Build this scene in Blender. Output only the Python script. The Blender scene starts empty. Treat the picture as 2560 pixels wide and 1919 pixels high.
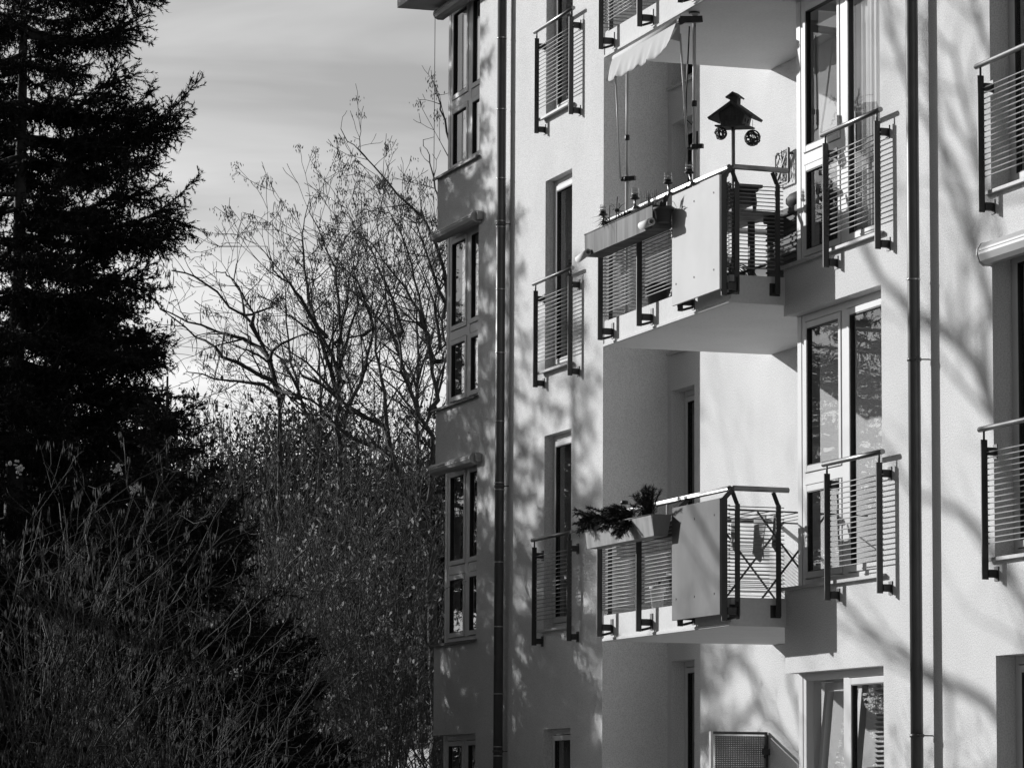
import bpy, math, random
import numpy as np
from mathutils import Vector, Matrix

C = bpy.data.collections.new('scene'); bpy.context.scene.collection.children.link(C)
scene = bpy.context.scene
SUN = Vector((1.32, 1.0, -0.50)).normalized()          # direction the sunlight travels

# ------------------------------------------------------------------ materials
MATS = {}
def mat(name, col, rough=0.7, metal=0.0, var=0.0, vscale=3.0, speck=0.0, sscale=60.0, bump=0.0, bscale=80.0, spec=0.5, stretch=None):
    m = bpy.data.materials.new(name); m.use_nodes = True
    nt = m.node_tree; b = nt.nodes['Principled BSDF']
    b.inputs['Roughness'].default_value = rough; b.inputs['Metallic'].default_value = metal
    b.inputs['Specular IOR Level'].default_value = spec
    b.inputs['Base Color'].default_value = (col, col, col, 1)
    tc = nt.nodes.new('ShaderNodeTexCoord'); src = tc.outputs['Object']
    if stretch:
        mp = nt.nodes.new('ShaderNodeMapping'); mp.inputs['Scale'].default_value = stretch
        nt.links.new(src, mp.inputs['Vector']); src = mp.outputs['Vector']
    def noise(scale, detail=4.0):
        n = nt.nodes.new('ShaderNodeTexNoise'); n.inputs['Scale'].default_value = scale; n.inputs['Detail'].default_value = detail
        nt.links.new(src, n.inputs['Vector']); return n.outputs['Fac']
    def ramp(sock, lo, hi, f0=0.3, f1=0.7):
        r = nt.nodes.new('ShaderNodeMapRange'); r.inputs['From Min'].default_value = f0; r.inputs['From Max'].default_value = f1
        r.inputs['To Min'].default_value = lo; r.inputs['To Max'].default_value = hi
        nt.links.new(sock, r.inputs['Value']); return r.outputs['Result']
    cur = None
    if var:
        cur = ramp(noise(vscale), col*(1-var), col*(1+var))
    if speck:
        s = ramp(noise(sscale, 2.0), 1-speck, 1+speck*0.35, 0.28, 0.62)
        if cur is None:
            v = nt.nodes.new('ShaderNodeValue'); v.outputs[0].default_value = col; cur = v.outputs[0]
        mu = nt.nodes.new('ShaderNodeMath'); mu.operation = 'MULTIPLY'
        nt.links.new(cur, mu.inputs[0]); nt.links.new(s, mu.inputs[1]); cur = mu.outputs[0]
    if cur is not None:
        nt.links.new(cur, b.inputs['Base Color'])
    if bump:
        bn = nt.nodes.new('ShaderNodeBump'); bn.inputs['Strength'].default_value = 1.0; bn.inputs['Distance'].default_value = bump
        nt.links.new(noise(bscale, 3.0), bn.inputs['Height']); nt.links.new(bn.outputs['Normal'], b.inputs['Normal'])
    MATS[name] = m
    return m
def thin(m, amount, col):
    """thin dry foliage lets light through from behind"""
    nt = m.node_tree; b = nt.nodes['Principled BSDF']; o = nt.nodes['Material Output']; t = nt.nodes.new('ShaderNodeBsdfTranslucent'); t.inputs['Color'].default_value = (col, col, col, 1)
    mx = nt.nodes.new('ShaderNodeMixShader'); mx.inputs[0].default_value = amount; nt.links.new(b.outputs[0], mx.inputs[1]); nt.links.new(t.outputs[0], mx.inputs[2]); nt.links.new(mx.outputs[0], o.inputs['Surface'])

STUCCO = mat('stucco_render', 0.75, 0.92, var=0.06, vscale=1.3, speck=0.22, sscale=85.0, bump=0.006, bscale=95.0, spec=0.2)
STUCCO_SMOOTH = mat('painted_concrete', 0.70, 0.85, var=0.04, vscale=2.0, speck=0.06, sscale=40, bump=0.001, bscale=60, spec=0.3)
PVC = mat('white_plastic_frame', 0.64, 0.4, var=0.03, vscale=4.0, spec=0.3)
SEAL = mat('rubber_seal', 0.02, 0.6)
SILL = mat('grey_sill_metal', 0.36, 0.45, metal=0.3, var=0.15, vscale=8)
DARKSTEEL = mat('dark_painted_steel', 0.045, 0.45, metal=0.2, var=0.15, vscale=10)
STEEL = mat('brushed_steel', 0.25, 0.42, metal=1.0, var=0.08, vscale=30)
BARSTEEL = mat('bar_steel', 0.29, 0.5, metal=0.2)
WHITEPANEL = mat('white_panel_sheet', 0.56, 0.65, var=0.06, vscale=2.6, spec=0.2)
ZINCPANEL = mat('zinc_panel_sheet', 0.105, 0.55, metal=0.1, var=0.35, vscale=2.0, stretch=(1, 1, 0.6), spec=0.15)
ZINC = mat('galvanised_zinc', 0.12, 0.6, metal=0.05, var=0.55, vscale=4, stretch=(2.2, 1, 0.35), spec=0.12)
ZINCPALE = mat('bright_zinc', 0.26, 0.55, metal=0.1, var=0.3, vscale=5, stretch=(2, 1, 0.5), spec=0.4)
PIPE = mat('grey_downpipe_metal', 0.10, 0.42, metal=0.35, var=0.12, vscale=5)
CLAMP = mat('clamp_metal', 0.5, 0.3, metal=0.9)
PLASTIC = mat('black_plastic', 0.02, 0.45)
ALU = mat('white_aluminium', 0.56, 0.45, var=0.04, spec=0.3)
CASSETTE = mat('cassette_metal', 0.44, 0.5, var=0.05, spec=0.3)
CANVAS = mat('awning_canvas', 0.54, 0.9, var=0.04, vscale=6, bump=0.0008, bscale=300)
DARKWOOD = mat('dark_stained_wood', 0.045, 0.6, var=0.3, vscale=12, stretch=(1, 6, 1))
MIDWOOD = mat('weathered_wood', 0.16, 0.65, var=0.3, vscale=10, stretch=(6, 1, 1))
PALEWOOD = mat('pale_slat_wood', 0.55, 0.6, var=0.1, vscale=10)
RATTAN = mat('rattan_dark', 0.03, 0.7, var=0.3, vscale=40)
STONE = mat('statue_stone', 0.07, 0.8, var=0.2, vscale=30)
CLAY = mat('dark_clay', 0.05, 0.7)
CLOTHDARK = mat('laundry_dark', 0.12, 0.95)
CLOTHMID = mat('laundry_grey', 0.30, 0.95)
CURTAIN = mat('curtain_cloth', 0.80, 0.95)
CURTAINDARK = mat('drape_cloth', 0.16, 0.95)
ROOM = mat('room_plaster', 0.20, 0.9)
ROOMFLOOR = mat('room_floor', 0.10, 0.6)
GRASS = mat('winter_grass', 0.055, 0.95, var=0.4, vscale=0.6, bump=0.03, bscale=20)
BARK = mat('dark_bark', 0.055, 0.85, var=0.35, vscale=12, bump=0.004, bscale=40)
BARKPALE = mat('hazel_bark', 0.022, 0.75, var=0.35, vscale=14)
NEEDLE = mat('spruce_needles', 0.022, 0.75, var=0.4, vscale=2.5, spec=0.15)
SEED = mat('dry_seed_keys', 0.18, 0.8, var=0.45, vscale=3.0)
CATKIN = mat('catkins', 0.20, 0.8, var=0.3, vscale=5.0)
DRYLEAF = mat('dry_leaves', 0.16, 0.75, var=0.6, vscale=3.0)
FARWOOD = mat('far_wood_leaves', 0.06, 0.9, var=0.5, vscale=0.8)
thin(CATKIN, .4, .42); thin(DRYLEAF, .42, .40); thin(SEED, .3, .2)
FLUFF = mat('seed_fluff', 0.42, 0.95)
LEAF = mat('dark_leaf', 0.035, 0.6, var=0.3, vscale=20)
FOAM = mat('pale_foam', 0.62, 0.8, var=0.1, vscale=20)
FARWALL = mat('far_house_render', 0.38, 0.9, var=0.05)
FARROOF = mat('far_roof_tiles', 0.12, 0.8, var=0.2, vscale=5)
WICKER = mat('wicker_ball', 0.03, 0.7)

def glass_mat(name, ior, tint, rough=0.0):
    m = bpy.data.materials.new(name); m.use_nodes = True; nt = m.node_tree
    for n in list(nt.nodes): nt.nodes.remove(n)
    o = nt.nodes.new('ShaderNodeOutputMaterial'); mx = nt.nodes.new('ShaderNodeMixShader')
    t = nt.nodes.new('ShaderNodeBsdfTransparent'); t.inputs['Color'].default_value = (tint, tint, tint, 1)
    g = nt.nodes.new('ShaderNodeBsdfGlossy'); g.inputs['Roughness'].default_value = rough; g.inputs['Color'].default_value = (.95, .95, .95, 1)
    f = nt.nodes.new('ShaderNodeFresnel'); f.inputs['IOR'].default_value = ior
    # slight waviness of the panes, as float glass has
    tc = nt.nodes.new('ShaderNodeTexCoord'); nz = nt.nodes.new('ShaderNodeTexNoise'); nz.inputs['Scale'].default_value = 2.2; nz.inputs['Detail'].default_value = 1.0
    bp = nt.nodes.new('ShaderNodeBump'); bp.inputs['Distance'].default_value = 0.0009; bp.inputs['Strength'].default_value = 1.0
    nt.links.new(tc.outputs['Object'], nz.inputs['Vector']); nt.links.new(nz.outputs['Fac'], bp.inputs['Height'])
    nt.links.new(bp.outputs['Normal'], g.inputs['Normal'])
    ge = nt.nodes.new('ShaderNodeNewGeometry'); iv = nt.nodes.new('ShaderNodeMath'); iv.operation = 'SUBTRACT'; iv.inputs[0].default_value = 1.0; nt.links.new(ge.outputs['Backfacing'], iv.inputs[1])
    fm = nt.nodes.new('ShaderNodeMath'); fm.operation = 'MULTIPLY'; nt.links.new(f.outputs[0], fm.inputs[0]); nt.links.new(iv.outputs[0], fm.inputs[1])
    nt.links.new(fm.outputs[0], mx.inputs[0]); nt.links.new(t.outputs[0], mx.inputs[1]); nt.links.new(g.outputs[0], mx.inputs[2])
    nt.links.new(mx.outputs[0], o.inputs[0]); MATS[name] = m
    return m
GLASS = glass_mat('window_glass', 1.85, 0.93)
LAMPGLASS = glass_mat('lamp_glass', 1.5, 0.93, 0.05)

def perforated():
    m = bpy.data.materials.new('perforated_sheet'); m.use_nodes = True; nt = m.node_tree
    b = nt.nodes['Principled BSDF']; b.inputs['Base Color'].default_value = (.12, .12, .12, 1); b.inputs['Metallic'].default_value = .4; b.inputs['Roughness'].default_value = .45
    o = nt.nodes['Material Output']
    tc = nt.nodes.new('ShaderNodeTexCoord'); sp = nt.nodes.new('ShaderNodeSeparateXYZ'); nt.links.new(tc.outputs['Object'], sp.inputs[0])
    def mth(op, a, bb=None):
        n = nt.nodes.new('ShaderNodeMath'); n.operation = op
        for i, s in enumerate((a, bb)):
            if s is None: continue
            if isinstance(s, (int, float)): n.inputs[i].default_value = s
            else: nt.links.new(s, n.inputs[i])
        return n.outputs[0]
    def cell(s):
        u = mth('FRACT', mth('MULTIPLY', s, 1/0.018)); return mth('POWER', mth('SUBTRACT', u, 0.5), 2.0)
    d = mth('SQRT', mth('ADD', cell(sp.outputs['Y']), cell(sp.outputs['Z'])))
    hole = mth('LESS_THAN', d, 0.19)
    t = nt.nodes.new('ShaderNodeBsdfTransparent'); mx = nt.nodes.new('ShaderNodeMixShader')
    nt.links.new(hole, mx.inputs[0]); nt.links.new(b.outputs[0], mx.inputs[1]); nt.links.new(t.outputs[0], mx.inputs[2]); nt.links.new(mx.outputs[0], o.inputs['Surface'])
    return m
PERF = perforated()

# ------------------------------------------------------------------ object helpers
WLOC = {}
def wloc(o): return WLOC.get(o, Vector((0, 0, 0)))
def tag(o, label=None, cat=None, group=None, kind=None):
    if label: o['label'] = label
    if cat: o['category'] = cat
    if group: o['group'] = group
    if kind: o['kind'] = kind
    return o
def empty(name, loc, parent=None):
    o = bpy.data.objects.new(name, None); C.objects.link(o); o.empty_display_size = 0.1
    loc = Vector(loc)
    if parent: o.parent = parent; o.location = loc - wloc(parent)
    else: o.location = loc
    WLOC[o] = loc
    return o
def link_mesh(name, me, m, parent=None, origin=None):
    """me is written in world coordinates; the object gets an origin at its parent's (or at `origin`)"""
    base = wloc(parent) if parent else Vector(origin or (0, 0, 0))
    o = bpy.data.objects.new(name, me); C.objects.link(o)
    if m: me.materials.append(m)
    if parent: o.parent = parent
    else: o.location = base
    WLOC[o] = base
    return o

class MB:
    def __init__(s): s.v = []; s.f = []; s.sm = []; s.M = None
    def pts(s, P):
        n = len(s.v)
        for p in P:
            p = Vector(p)
            if s.M is not None: p = s.M @ p
            s.v.append(p)
        return n
    def face(s, idx, smooth=False): s.f.append(tuple(idx)); s.sm.append(smooth)
    def box(s, x0, x1, y0, y1, z0, z1):
        n = s.pts([(x0,y0,z0),(x1,y0,z0),(x1,y1,z0),(x0,y1,z0),(x0,y0,z1),(x1,y0,z1),(x1,y1,z1),(x0,y1,z1)])
        for q in ((3,2,1,0),(4,5,6,7),(0,1,5,4),(1,2,6,5),(2,3,7,6),(3,0,4,7)): s.face([n+i for i in q])
        return s
    def prism(s, poly, a0, a1, axis='x'):
        """poly in the two other axes, extruded along axis"""
        def P(u, v, a): return {'x': (a,u,v), 'y': (u,a,v), 'z': (u,v,a)}[axis]
        k = len(poly); n = s.pts([P(u,v,a0) for u,v in poly]+[P(u,v,a1) for u,v in poly])
        s.face([n+i for i in range(k)][::-1]); s.face([n+k+i for i in range(k)])
        for i in range(k): j = (i+1) % k; s.face([n+i, n+j, n+k+j, n+k+i])
        return s
    def bar(s, p0, p1, w, h=None, up=(0,0,1)):
        h = h or w; p0 = Vector(p0); p1 = Vector(p1); d = (p1-p0).normalized(); up = Vector(up)
        if abs(d.dot(up)) > .98: up = Vector((1,0,0))
        a = d.cross(up).normalized()*w/2; b = a.cross(d).normalized()*h/2
        n = s.pts([p0-a-b,p0+a-b,p0+a+b,p0-a+b,p1-a-b,p1+a-b,p1+a+b,p1-a+b])
        for q in ((3,2,1,0),(4,5,6,7),(0,1,5,4),(1,2,6,5),(2,3,7,6),(3,0,4,7)): s.face([n+i for i in q])
        return s
    def tube(s, P, r, n=8, cap=True):
        P = [Vector(p) for p in P]; k = len(P); R = r if isinstance(r, (list, tuple)) else [r]*k
        rings = []; prev = None
        for i in range(k):
            d = (P[min(i+1,k-1)]-P[max(i-1,0)]).normalized()
            if prev is None:
                u = Vector((0,0,1)) if abs(d.z) < .9 else Vector((1,0,0)); a = d.cross(u).normalized()
            else:
                a = (prev - d*prev.dot(d)).normalized()
            prev = a; b = d.cross(a)
            rings.append(s.pts([P[i]+(a*math.cos(t)+b*math.sin(t))*R[i] for t in [2*math.pi*j/n for j in range(n)]]))
        for i in range(k-1):
            for j in range(n):
                jj = (j+1) % n; s.face([rings[i]+j, rings[i]+jj, rings[i+1]+jj, rings[i+1]+j], True)
        if cap:
            s.face([rings[0]+j for j in range(n)][::-1]); s.face([rings[-1]+j for j in range(n)])
        return s
    def lathe(s, c, prof, n=14):
        c = Vector(c); rings = []
        for r, z in prof: rings.append(s.pts([c+Vector((r*math.cos(2*math.pi*j/n), r*math.sin(2*math.pi*j/n), z)) for j in range(n)]))
        for i in range(len(prof)-1):
            for j in range(n): jj = (j+1) % n; s.face([rings[i]+j, rings[i]+jj, rings[i+1]+jj, rings[i+1]+j], True)
        s.face([rings[0]+j for j in range(n)][::-1]); s.face([rings[-1]+j for j in range(n)])
        return s
    def ball(s, c, r, n=12, sq=(1,1,1)):
        m = n//2; prof = []
        c = Vector(c); rings = []
        for i in range(1, m):
            t = math.pi*i/m
            rings.append(s.pts([c+Vector((r*sq[0]*math.sin(t)*math.cos(2*math.pi*j/n), r*sq[1]*math.sin(t)*math.sin(2*math.pi*j/n), -r*sq[2]*math.cos(t))) for j in range(n)]))
        lo = s.pts([c-Vector((0,0,r*sq[2]))]); hi = s.pts([c+Vector((0,0,r*sq[2]))])
        for i in range(m-2):
            for j in range(n): jj = (j+1) % n; s.face([rings[i]+j, rings[i]+jj, rings[i+1]+jj, rings[i+1]+j], True)
        for j in range(n):
            jj = (j+1) % n; s.face([lo, rings[0]+jj, rings[0]+j], True); s.face([hi, rings[-1]+j, rings[-1]+jj], True)
        return s
    def grid(s, fn, nu, nv, thick=None):
        """fn(u,v)->point; a sheet, closed to a thin slab when thick is a vector"""
        n = s.pts([fn(i/nu, j/nv) for i in range(nu+1) for j in range(nv+1)])
        q = lambda i, j: n+i*(nv+1)+j
        for i in range(nu):
            for j in range(nv): s.face([q(i,j), q(i+1,j), q(i+1,j+1), q(i,j+1)], True)
        if thick is not None:
            t = Vector(thick); m = s.pts([Vector(fn(i/nu, j/nv))+t for i in range(nu+1) for j in range(nv+1)])
            k = lambda i, j: m+i*(nv+1)+j
            for i in range(nu):
                for j in range(nv): s.face([k(i,j+1), k(i+1,j+1), k(i+1,j), k(i,j)], True)
            for i in range(nu): s.face([q(i,0), k(i,0), k(i+1,0), q(i+1,0)]); s.face([q(i+1,nv), k(i+1,nv), k(i,nv), q(i,nv)])
            for j in range(nv): s.face([q(0,j+1), k(0,j+1), k(0,j), q(0,j)]); s.face([q(nu,j), k(nu,j), k(nu,j+1), q(nu,j+1)])
        return s
    def build(s, name, m, parent=None, origin=None, bevel=0):
        base = wloc(parent) if parent else Vector(origin or (0,0,0))
        me = bpy.data.meshes.new(name); me.from_pydata([p-base for p in s.v], [], s.f)
        me.polygons.foreach_set('use_smooth', s.sm); me.update()
        o = link_mesh(name, me, m, parent, origin)
        if bevel:
            md = o.modifiers.new('bevel', 'BEVEL'); md.width = bevel; md.segments = 2; md.limit_method = 'ANGLE'; md.angle_limit = math.radians(40)
        return o

# ------------------------------------------------------------------ camera (127 mm on a 36 mm frame, looking along the facade)
cam_d = bpy.data.cameras.new('camera'); cam = bpy.data.objects.new('camera', cam_d); C.objects.link(cam)
fw = Vector((-0.94516256, 0.30569022, 0.1149836)).normalized(); rt = Vector((0.30832084, 0.95126713, 0.00539432)).normalized()
upv = rt.cross(fw).normalized(); rt = fw.cross(upv).normalized()
M3 = Matrix((rt, upv, -fw)).transposed()
cam.matrix_world = Matrix.Translation((32.0, -11.9078, 1.6)) @ M3.to_4x4()
cam_d.sensor_width = 36.0; cam_d.lens = 127.48; cam_d.sensor_fit = 'HORIZONTAL'; cam_d.clip_start = 0.5; cam_d.clip_end = 3000
scene.camera = cam

# ------------------------------------------------------------------ sun and sky (a black-and-white photograph: the sky keeps only its red channel)
sl = bpy.data.lights.new('sun', 'SUN'); sl.energy = 4.5; sl.angle = math.radians(0.53); sl.color = (1, 1, 1)
so = bpy.data.objects.new('sun', sl); C.objects.link(so); so.location = (-30, -25, 30)
so.rotation_euler = (-SUN).to_track_quat('Z', 'Y').to_euler()
w = bpy.data.worlds.new('World'); scene.world = w; w.use_nodes = True; nt = w.node_tree
for n in list(nt.nodes): nt.nodes.remove(n)
out = nt.nodes.new('ShaderNodeOutputWorld'); bg = nt.nodes.new('ShaderNodeBackground'); sky = nt.nodes.new('ShaderNodeTexSky')
sky.sky_type = 'NISHITA'; sky.sun_disc = False
src_dir = -SUN; sky.sun_elevation = math.asin(src_dir.z); sky.sun_rotation = math.atan2(src_dir.x, src_dir.y)
sky.air_density = 1.0; sky.dust_density = 1.0; sky.ozone_density = 1.0
def N(t, **k):
    n = nt.nodes.new(t)
    for a, b in k.items(): setattr(n, a, b)
    return n
sep = N('ShaderNodeSeparateColor'); nt.links.new(sky.outputs[0], sep.inputs[0])
tc = N('ShaderNodeTexCoord')
mp = N('ShaderNodeMapping'); mp.inputs['Scale'].default_value = (2.2, 2.2, 17.0); mp.inputs['Rotation'].default_value = (0.0, 0.0, 0.0); mp.inputs['Location'].default_value = (3.1, 0.4, 1.7)
nt.links.new(tc.outputs['Generated'], mp.inputs['Vector'])
nz = N('ShaderNodeTexNoise'); nz.inputs['Scale'].default_value = 2.6; nz.inputs['Detail'].default_value = 5.0; nz.inputs['Roughness'].default_value = 0.5; nz.inputs['Distortion'].default_value = 0.4
nt.links.new(mp.outputs[0], nz.inputs['Vector'])
cr = N('ShaderNodeMapRange'); cr.inputs['From Min'].default_value = 0.30; cr.inputs['From Max'].default_value = 0.72; cr.inputs['To Min'].default_value = 0.75; cr.inputs['To Max'].default_value = 1.25
nt.links.new(nz.outputs['Fac'], cr.inputs['Value'])
mu = N('ShaderNodeMath', operation='MULTIPLY'); nt.links.new(sep.outputs[0], mu.inputs[0]); nt.links.new(cr.outputs['Result'], mu.inputs[1])
# a bank of thin bright cloud low in the sky beyond the far end of the building
dt = N('ShaderNodeVectorMath', operation='DOT_PRODUCT'); dt.inputs[1].default_value = Vector((-.955, .27, .24)).normalized(); nt.links.new(tc.outputs['Generated'], dt.inputs[0])
cb = N('ShaderNodeMapRange', interpolation_type='SMOOTHSTEP'); cb.inputs['From Min'].default_value = 0.84; cb.inputs['From Max'].default_value = 1.0; cb.inputs['To Min'].default_value = 1.0; cb.inputs['To Max'].default_value = 2.85
nt.links.new(dt.outputs['Value'], cb.inputs['Value'])
# added bright lobe of unseen sky behind the camera, fills recess and undersides
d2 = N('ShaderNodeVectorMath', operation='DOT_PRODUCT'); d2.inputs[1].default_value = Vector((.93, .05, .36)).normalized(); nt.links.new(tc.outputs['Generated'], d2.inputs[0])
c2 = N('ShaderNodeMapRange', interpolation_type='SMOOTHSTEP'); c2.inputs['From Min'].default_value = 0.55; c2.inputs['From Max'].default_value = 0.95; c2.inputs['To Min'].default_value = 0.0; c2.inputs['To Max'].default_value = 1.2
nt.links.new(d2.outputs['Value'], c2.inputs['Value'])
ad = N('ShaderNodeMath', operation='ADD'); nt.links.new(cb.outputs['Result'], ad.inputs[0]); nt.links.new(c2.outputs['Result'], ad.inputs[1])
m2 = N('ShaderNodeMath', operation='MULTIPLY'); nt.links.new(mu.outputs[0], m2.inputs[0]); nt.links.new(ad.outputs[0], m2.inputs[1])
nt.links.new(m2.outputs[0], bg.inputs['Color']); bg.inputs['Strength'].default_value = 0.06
nt.links.new(bg.outputs[0], out.inputs['Surface'])
scene.view_settings.view_transform = 'Standard'; scene.view_settings.look = 'None'; scene.view_settings.exposure = 0.0; scene.view_settings.gamma = 1.0
scene.cycles.use_denoising = True
scene.cycles.max_bounces = 8; scene.cycles.transparent_max_bounces = 16; scene.cycles.diffuse_bounces = 5; scene.cycles.sample_clamp_indirect = 4.0

# ------------------------------------------------------------------ ground
g = MB(); g.box(-300, 300, -300, 300, -0.3, 0.0); tag(g.build('lawn', GRASS), kind='structure')
pv = MB(); pv.box(-9.0, 14.0, -4.6, -.002, .0, .012); pv.box(-3.24, 2.87, -.002, 1.198, .0, .012); tag(pv.build('bounce_paving', mat('pale_paving', 0.28, 0.9, var=0.12, vscale=1.5, speck=0.1, sscale=20)), kind='structure')  # added unseen paving, pale so sunlight bounces up onto the slab undersides

# ================================================================== apartment building
# facade runs along X and faces -Y; right block front at y=0, left block at y=YL, recess back wall at y=YB
YL, YB = 0.485, 1.20
SZ = [0.67, 3.47, 6.27, 9.07]            # sill heights
XL0, XL1, XR0, XR1 = -9.27, -3.25, 2.88, 11.0
TOP = 11.9
bld = tag(empty('apartment_building', (0, YB, 0)), 'pale rendered apartment block with balconies and French windows, in winter sun', 'building')

def wall_y(mb, y0, y1, x0, x1, z0, z1, holes):
    xs = sorted({x0, x1, *[h[0] for h in holes if x0 < h[0] < x1], *[h[1] for h in holes if x0 < h[1] < x1]})
    for a, b in zip(xs, xs[1:]):
        hs = sorted([(h[2], h[3]) for h in holes if h[0] < b-1e-6 and h[1] > a+1e-6]); z = z0
        for ha, hb in hs:
            if ha > z+1e-6: mb.box(a, b, y0, y1, z, ha)
            z = max(z, hb)
        if z < z1-1e-6: mb.box(a, b, y0, y1, z, z1)

LW = [2.40, 5.565, 8.365, 11.165]; RW = [2.73, 5.835, 8.635, 11.435]; BW = [3.07, 5.87, 8.68, 11.47]
hl = [(-9.27, -7.60, SZ[k], LW[k]) for k in range(4)] + [(-5.16, -4.26, SZ[k], LW[k]) for k in range(4)]
mb = MB(); wall_y(mb, YL, YL+.30, XL0, XL1, 0, TOP, hl)
# far end wall (x = XL0) with the wrap-round part of the corner windows, and the wall that faces the recess
for z0, z1 in [(0, SZ[0])] + [(LW[k], SZ[k+1]) for k in range(3)] + [(LW[3], TOP)]: mb.box(XL0, XL0+.30, YL+.30, YL+1.6, z0, z1)
mb.box(XL0, XL0+.30, YL+1.6, 9.0, 0, TOP)
mb.box(XL1-.30, XL1, YL+.30, YB, 0, TOP)
mb.build('wing_wall', STUCCO, bld)
mb = MB(); wall_y(mb, YB, YB+.30, XL1, XR0, 0, TOP, [(-3.13, -2.47, SZ[k], BW[k]) for k in range(4)]); mb.box(XL1-.3, XL1, YB, YB+.3, 0, TOP)
mb.build('recess_wall', STUCCO, bld)
hr = [(2.88, 4.98, SZ[k], RW[k]) for k in range(4)] + [(7.07, 9.15, SZ[k], RW[k]) for k in range(4)]
mb = MB(); wall_y(mb, 0, .30, XR0, XR1, 0, TOP, hr)
for z0, z1 in [(0, SZ[0])] + [(RW[k], SZ[k+1]) for k in range(3)] + [(RW[3], TOP)]: mb.box(XR0, XR0+.30, .30, YB, z0, z1)
mb.box(XR0, XR0+.3, YB, YB+.3, 0, TOP)
mb.box(XR1-.3, XR1, .30, 9.0, 0, TOP); mb.box(XL0+.30, XR1-.30, 8.7, 9.0, 0, TOP)
mb.build('block_wall', STUCCO, bld)
mb = MB(); mb.box(XL0-.0, XL1, YL-.0, 9.0, TOP, TOP+.25); mb.box(XL1, XR0, YB-.05, 9.0, TOP, TOP+.25); mb.box(XR0, XR1, -.05, 9.0, TOP, TOP+.25)
mb.build('roof', STUCCO_SMOOTH, bld)
mb = MB(); mb.box(XL0, -7.2, YL-.525, YL-.003, 11.12, 11.36); mb.build('corner_canopy', STUCCO_SMOOTH, bld)
# rooms behind the glass
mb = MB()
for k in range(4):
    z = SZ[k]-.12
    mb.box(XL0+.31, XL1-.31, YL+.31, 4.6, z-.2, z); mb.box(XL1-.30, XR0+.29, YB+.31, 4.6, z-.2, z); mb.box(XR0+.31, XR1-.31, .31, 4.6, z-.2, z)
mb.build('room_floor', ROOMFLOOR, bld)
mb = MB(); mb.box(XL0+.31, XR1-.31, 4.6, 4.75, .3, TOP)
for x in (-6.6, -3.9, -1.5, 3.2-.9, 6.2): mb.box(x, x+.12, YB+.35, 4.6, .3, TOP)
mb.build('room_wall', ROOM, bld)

def window(X0, X1, Yw, z0, z1, rec=.13, mull=(), trans=(), fr=.065, sash=.055, corner=False, parent=bld, name='window', skip=()):
    """frame set back by rec from the wall face Yw; one pane per light; returns (frame, lights)"""
    yf = Yw+rec; f = MB(); seal = MB()
    a0 = X0+(.10 if corner else 0)
    if corner: f.box(X0, X0+.092, yf-.004, yf+.10, z0, z1)
    f.box(a0, a0+fr, yf, yf+.07, z0, z1); f.box(X1-fr, X1, yf, yf+.07, z0, z1)
    f.box(a0+fr, X1-fr, yf, yf+.07, z1-fr, z1); f.box(a0+fr, X1-fr, yf, yf+.07, z0, z0+fr)
    xs = [a0+fr] ; cols = []
    for xc, wd in mull:
        f.box(xc-wd/2, xc+wd/2, yf-.006, yf+.074, z0+fr, z1-fr); cols.append((xs[-1], xc-wd/2)); xs.append(xc+wd/2)
    cols.append((xs[-1], X1-fr)); lights = []
    for ci, (a, b) in enumerate(cols):
        zz = z0+fr
        for (tci, zc, h) in sorted(trans, key=lambda t: t[1]):
            if tci == ci:
                f.box(a, b, yf-.003, yf+.072, zc-h/2, zc+h/2); lights.append((a, b, zz, zc-h/2)); zz = zc+h/2
        lights.append((a, b, zz, z1-fr))
    for i, (a, b, za, zb) in enumerate(lights):
        if i in skip: continue
        g = .007; ys = yf-.014
        A, B, ZA, ZB = a+g, b-g, za+g, zb-g
        f.box(A, A+sash, ys, ys+.06, ZA, ZB); f.box(B-sash, B, ys, ys+.06, ZA, ZB)
        f.box(A+sash, B-sash, ys, ys+.06, ZB-sash, ZB); f.box(A+sash, B-sash, ys, ys+.06, ZA, ZA+sash)
        t = .008
        A, B, ZA, ZB = A+sash, B-sash, ZA+sash, ZB-sash
        for q in ((A, A+t, ZA, ZB), (B-t, B, ZA, ZB), (A+t, B-t, ZB-t, ZB), (A+t, B-t, ZA, ZA+t)): seal.box(q[0], q[1], ys+.006, ys+.05, q[2], q[3])
    fo = f.build(name, PVC, parent, bevel=.004)
    if seal.v: seal.build('seal', SEAL, fo)
    for i, (a, b, za, zb) in enumerate(lights):
        if i in skip: continue
        p = MB(); e = .007+sash+.008; p.box(a+e, b-e, yf+.016, yf+.028, za+e, zb-e); p.build('pane', GLASS, fo)
    return fo, lights

def curtain(parent, x0, x1, y, z0, z1, m=CURTAIN, folds=9, amp=.03, seed=0):
    r = random.Random(seed); ph = r.random()*6
    def fn(u, v):
        x = x0+(x1-x0)*u; wv = math.sin(u*folds*6.283+ph)+.5*math.sin(u*folds*2.3*6.283+ph*2)
        return (x, y+amp*wv*(1-.25*v), z0+(z1-z0)*v)
    MB().grid(fn, 14*folds, 6, thick=(0, .004, 0)).build('curtain', m, parent)

def sill(parent, x0, x1, Yw, z, over=.05, m=SILL):
    b = MB(); b.prism([(Yw-over, z-.030), (Yw-over, z-.004), (Yw+.128, z+.012), (Yw+.128, z-.002), (Yw-.003, z-.010), (Yw-over+.02, z-.032)], x0, x1, 'x')
    b.build('sill', m, parent)

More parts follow.
